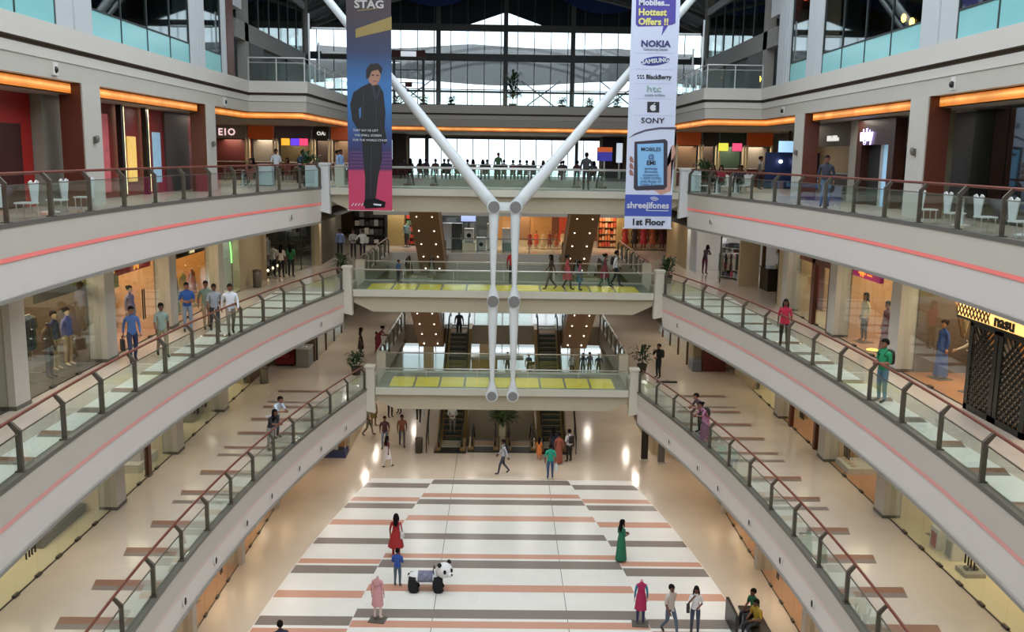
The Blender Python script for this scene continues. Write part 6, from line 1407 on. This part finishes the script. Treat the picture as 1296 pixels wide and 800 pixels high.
for i,(x,y,c,lab) in enumerate(((5.0,66.0,'8a929a','man in a grey shirt standing at the bright far entrance'),(5.8,66.2,'3a4258','woman in slate blue at the bright far entrance'),(6.3,66.6,'4a5064','man in a dusky blue shirt near the far entrance'),(6.9,66.0,'2a2a32','man in black near the far entrance'),(1.9,65.8,'2a3048','man in navy before the far glass doors'),(.4,66.2,'24242c','man in charcoal before the far glass doors'),(-2.6,66.5,'5a6a7a','woman in steel blue deep in the ground floor'))): person(x,y,0,180 if i%2 else 20,lab,'stand',i in (1,6),top=c,bot='23252c',hair='long' if i in (1,6) else 'short',h=1.7)
# panda ride
pr = thing('panda_ride','black and white panda ride-on toy with a seat rug','ride-on toy',(-2.75,32.25,0))
M_pw = mat('white_plush','dcdcdc',.9,bump=.4,scale=40); M_pb = mat('black_plush','14141a',.9,bump=.4,scale=40)
MB().loft([[(-3.3+u,32.25+.30*r*math.cos(2*math.pi*j/14),.74+.27*r*math.sin(2*math.pi*j/14)) for j in range(14)] for u,r in ((-.12,.3),(0,.8),(.2,1),(.6,1.0),(.95,.95),(1.15,.7))]).build('body', M_pw, pr, True)
for u in (0,.98):
    for d in (-.22,.22): MB().loft([[(-3.3+u+.10+q+.19*r*math.cos(2*math.pi*j/12),32.25+d+.14*r*math.sin(2*math.pi*j/12),z) for j in range(12)] for z,r,q in ((.0,.8,.04),(.1,1.15,.05),(.3,1.05,0),(.6,1,0),(.85,.8,0))]).build('leg', M_pb, pr, True)
hd = MB().ball((-1.95,32.15,1.16),(.34,.34,.40),16,10).build('head', M_pw, pr, True)
for d in (-.2,.2): MB().ball((-1.95+d*.9,32.15+d*.9,1.52),(.09,.09,.12),10,6).build('ear', M_pb, hd, True)
for dx,dy in ((.04,-.31),(.29,-.13)): MB().ball((-1.95+dx,32.15+dy,1.22),(.065,.065,.12),10,6).build('eye_patch', M_pb, hd, True)
MB().ball((-1.70,31.91,1.04),(.11,.11,.12),10,6).build('muzzle', M_pw, hd, True); MB().ball((-1.63,31.83,1.09),(.04,.04,.05),8,5).build('nose', M_pb, hd, True)
MB().loft([[(-3.0+u,32.25+.315*math.cos(a),.74+.29*math.sin(a)) for a in [-.5+i*(math.pi+1.0)/12 for i in range(13)]] for u in (0,.3,.6)],cap=False).build('seat_rug', mat('checked_rug','6e7084',.9,noise=.8,scale=9), pr); pr.scale = (.9,.9,.70)
MB().tube([(-2.35,31.98,1.02),(-2.38,32.0,1.22),(-2.38,32.5,1.22),(-2.35,32.52,1.02)],.025,6).build('handlebar', M_dark, pr); MB().ball((-3.36,32.25,.86),.07,8,5).build('tail', M_pb, pr)
mannequin(-4.14,29.96,0,170,'headless shop dummy in a pale pink kurta on a square base','c8949a','d8c8c8','kurta',skinc='d4c8c4',h=1.72)
mannequin(4.74,29.85,0,175,'headless shop dummy in a magenta kurta with blue sleeves on a square base','a31f50','2d3058','kurta',skinc='d8a0a0',skirtc='a31f50',h=1.72,sleevec='2d7090')
bn = thing('bench','dark bench with a black board front on the ground floor','bench',(8.5,29.5,0)); MB().box(8.2,8.85,28.6,30.5,.31,.39).build('seat', M_dark, bn); MB().box(8.25,8.8,28.7,30.4,.0,.31).build('base', mat('bench_grey','77777a',.5), bn); MB().box(7.72,7.82,28.9,30.3,.0,.8).build('board', M_dark, bn)
# lowest walkway
person(-7.67,50.4,L1,100,'woman in a long dark dress with her hair down beside the potted palm','stand',True,top='2a2024',bot='2a2024',hair='long',skirt='kurta',h=1.62)
person(-6.85,51.5,L1,80,'woman in a crimson saree leaning at the rail','lean',True,top='7a2230',bot='7a2230',hair='bun',skirt='long',h=1.6)
person(-7.05,52.0,L1,80,'small child in dark clothes beside the woman in crimson','stand',True,top='3a2028',bot='2a2024',h=1.1)
person(-8.75,35.5,L1,60,'man in a pale blue shirt looking over the rail','lean',top='c8d4e4',bot='4a4c56',h=1.74)
person(-8.6,34.0,L1,60,'woman with long black hair in black and grey at the rail','lean',True,top='26262c',bot='8c8a84',hair='long',h=1.64,scarf='c8c4cc')
person(7.98,36.8,L1,-70,'man in a dark shirt bent over the rail','lean',top='5a4652',bot='3c4038',h=1.72)
person(7.93,35.7,L1,-70,'woman in a mauve kurta with a black backpack leaning on the rail','lean',True,top='a8708c',bot='8a5a78',hair='bun',skirt='long',h=1.66,bag='backpack')
person(7.81,46.3,L1,-60,'man in black taking a photograph beside the spiky palm','phone',top='16161a',bot='1a1a20',sleeve=True,h=1.74,bag='backpack')
t = thing('equipment_case','long thin black case lying on the walkway floor','case',(8.05,45.4,L1)); MB().box(7.6,8.6,45.35,45.5,L1,L1+.08).build('case', M_dark, t); MB().tube([(8.0,45.4,L1+.08),(8.02,45.4,L1+.13),(8.2,45.4,L1+.13),(8.22,45.4,L1+.08)],.012,6).build('handle', M_post, t)
person(-2.72,58.5,4.2,180,'man in black riding up at the top of the escalator','stand',top='1a1a20',bot='1c1c24',h=1.74)
# middle walkway and bridge
person(-11.1,27.9,L2,30,'woman in a blue checked shirt and navy trousers carrying a handbag','walk2',True,top='41629a',bot='26304e',hair='pony',sleeve=True,h=1.68,bag='carrier',bagc='201c1e')
person(-10.5,28.7,L2,30,'woman in a grey sleeveless top with a swinging ponytail','walk',True,top='7f908a',bot='7c7458',hair='pony',h=1.66)
person(-11.1,32.9,L2,25,'young man in a bright blue t-shirt and light jeans','hold',top='24509a',bot='7a8aa0',h=1.72)
person(-10.62,33.5,L2,25,'young man in a camouflage t-shirt and khaki trousers','walk2',top='6a7a6c',bot='8a7a64',h=1.7)
person(-10.15,32.9,L2,25,'young man in a grey shirt and dark trousers','walk',top='8a8e98',bot='2c2c32',h=1.68)
person(-9.45,32.4,L2,25,'young man in a white hooded top over a striped shirt','walk2',top='c8cdd6',bot='857868',sleeve=True,h=1.76)
for i,(x,y,c) in enumerate(((-11.7,47.9,'d0d0d0'),(-11.2,47.6,'e0dcd4'),(-10.8,48.0,'2e7a4a'))): person(x,y,L2,170,['man in a white shirt with his back to us at the dark shop','woman in a cream top at the dark shop','woman in a green top at the dark shop'][i],'stand',i>0,top=c,bot='1e1e24',hair='long' if i else 'short',h=1.7)
for i,(x,y,c,l_) in enumerate(((-9.9,57.4,'8098c8','man in a light blue shirt at the far corner'),(-9.05,57.1,'a8a8a4','man in a grey shirt and cap beside the void rail'),(-8.5,57.1,'cfcfcc','man in a white shirt standing arms out by the void rail'))): person(x,y,L2,10,l_,['stand','hold','reach'][i],top=c,bot='1e1e26',h=1.72,sleeve=True)
person(2.24,44.6,L2,-80,'slim woman in a dark brown dress walking on the middle bridge','walk',True,top='3a2c26',bot='4a4038',hair='long',h=1.66)
person(3.02,44.7,L2,80,'woman in a rose patterned kurta on the middle bridge','walk2',True,top='a8484c',bot='3a2c2e',hair='bun',skirt='kurta',h=1.64)
person(3.6,44.5,L2,80,'girl in a teal and pink dress on the middle bridge','stand',True,top='a04a6a',bot='33566a',hair='pony',skirt='kurta',skirtc='33606e',h=1.4)
person(4.9,45.6,L2,90,'woman in a maroon kurta with green trousers on the middle bridge','walk',True,top='6a2438',bot='1f5a4a',hair='bun',skirt='kurta',h=1.64,scarf='4a5a5c')
person(5.5,46.1,L2,80,'man in a white shirt with a black backpack on the middle bridge','walk2',top='d0d6de',bot='1f2436',sleeve=True,h=1.74,bag='backpack')
person(.42,46.4,L2,20,'man in a red shirt behind the drop rod on the middle bridge','stand',top='a82028',bot='22242e',h=1.74)
person(-5.2,46.6,L2,60,'child in blue half hidden by the bridge glass','stand',top='3a5a88',bot='2a2e3a',h=1.1)
person(9.5,31.5,L2,-20,'woman in a crimson kurta with black hair at the rail of the bridal shop walkway','stand',True,top='a81f3c',bot='1c1a20',hair='long',skirt='shirt',h=1.62)
person(9.95,24.2,L2,-70,'man in a green shirt with a black backpack and light jeans at the rail','hold',top='1f8a5c',bot='5a7a90',h=1.68,bag='backpack')
person(11.0,51.5,L2,140,'woman in a dark maroon outfit at the corner shop racks','lean',True,top='2c1a20',bot='5a2038',hair='long',h=1.64)
# food court level
person(11.2,33.4,L3,-20,'man in a navy jacket over a white t-shirt at the food court rail','stand',top='2a2e3c',bot='4a5a74',sleeve=True,h=1.76)
person(-11.3,47.5,L3,30,'man in a white shirt seen over the pale blue cabinet','stand',top='d4dae2',bot='22262e',h=1.74)
person(-10.6,49.5,L3,60,'man in a denim blue shirt bending at a food court table','lean',top='3a5878',bot='1c1c22',h=1.74)
person(-8.75,50.2,L3,100,'man in a light blue shirt near the white pier','stand',top='9ab4d8',bot='1c2030',h=1.72,sleeve=True)
person(-8.75,51.2,L3,60,'man in a pale blue shirt and black trousers next to another','stand',top='8fb0e0',bot='14161c',h=1.76,sleeve=True)
person(3.9,46.0,L3,170,'man in dark clothes standing on the topmost bridge','stand',top='3a3436',bot='2a2624',sleeve=True,h=1.78)
person(-.4,60.9,L3,20,'person in a green shirt standing at the far food court rail','stand',top='4a6a4a',bot='2a2c34',h=1.74)
person(13.6,51,L3,60,'man in a grey shirt standing beside the deep blue wall','stand',top='8a929a',bot='2a2c34',h=1.74)
cols_s = ['2a2a32','4a3030','5a2a2a','303a4a','6a5a50','3a2a3a','243028','7a3a34','202028']
rng = random.Random(5)
k = 0
for i in range(26):
    x = -6.6+(i%13)*1.02+rng.uniform(-.12,.12)+(.4 if i>12 else 0); y = 62.2+rng.uniform(0,.5)+(1.9 if i>12 else 0)
    c = cols_s[i % 9]
    person(x,y,L3,180 if i%3 else 0,'seated diner silhouetted against the wide bright window','sit',i%4==1,top=c,bot='1e1e24',hair='long' if i%4==1 else 'short',h=1.72,group='diners before the bright window')
    cafe_chair(x,y-.04 if i%3 else y+.04,L3,180 if i%3 else 0,'dark chair under a diner before the bright window','4a2a26','chairs before the bright window')
for i in range(8): cafe_table(-5.9+i*1.62,61.6,L3,'round dark cafe table in the row before the bright window',group='tables before the bright window')
for i,(x,y) in enumerate(((-12.3,45.0),(-13.0,48.0),(-11.2,52.5),(-12.5,53.5),(-9.6,53.5))):
    cafe_table(x,y,L3,'round dark cafe table at the food court corner with the red and white sign',group='corner cafe tables')
    for a in (40,150,270):
        cafe_chair(x+.62*math.sin(R(a)),y-.62*math.cos(R(a)),L3,a+180,'brown chair at the food court corner with the red and white sign','6a3a30','corner cafe chairs')
for i,(x,y) in enumerate(((9.9,44.6),(11.0,45.6),(11.6,47.6),(10.6,49.5))):
    cafe_table(x,y,L3,'round cafe table among white chairs beside the food court rail',group='rail side cafe tables')
    for a in (30,150,270):
        cafe_chair(x+.62*math.sin(R(a)),y-.62*math.cos(R(a)),L3,a+180,'white chair at a cafe table beside the food court rail','d8dcdc','white rail side chairs')
for i,(x,y,f,c,fm) in enumerate(tuple((tx+.60*math.sin(R(150)),ty-.60*math.cos(R(150)),-30,c_,f_) for tx,ty,c_,f_ in ((-12.3,45.0,'2a2426',False),(-13.0,48.0,'3a3234',True),(-11.2,52.5,'2c2c34',False),(-12.5,53.5,'6a2a2c',True),(9.9,44.6,'8a2030',True),(11.0,45.6,'302c30',False),(11.6,47.6,'24242a',False),(10.6,49.5,'5a2a2a',True)))):
    person(x,y,L3,f,['seated man in black by the pale blue cabinet','seated woman in grey under the red and white sign','seated man in navy before the olive counter','seated woman in dark red before the olive counter','seated woman in crimson beside the service cabinet','seated man in charcoal among the white chairs','seated man in black before the green counter','seated woman in wine red before the orange counter'][i],'sit',fm,top=c,bot='1e1e24',hair='long' if fm else 'short',h=1.7)
# white chairs on the near stretches of the food court walkway
for s in (-1,1):
    for i in range(4):
        y = 21.0+i*1.55+(0 if s<0 else -.2)
        cafe_chair(s*11.3,y,L3,90*s*-1+180,'white winged chair along the glass before the '+('red doorway' if s<0 else 'dark lounge'),'d4d8da','winged chairs '+('before the red doorway' if s<0 else 'before the dark lounge'))
        if i%2: cafe_table(s*11.9,y-.7,L3,'round dark table between the white winged chairs before the '+('red doorway' if s<0 else 'dark lounge'),group='tables among winged chairs')
for i in range(9):
    x = -7.5+i*1.9; 
    if i in (3,4,5): continue
    tag(plant(x,66.7,18.6,'low dark planter shrub along the top floor guard',.6,.4,seed=60+i,n=60), group='top floor planter shrubs')
plant(.5,66.0,18.6,'taller dark potted tree at the middle of the top floor',2.2,.5,seed=77,n=110)
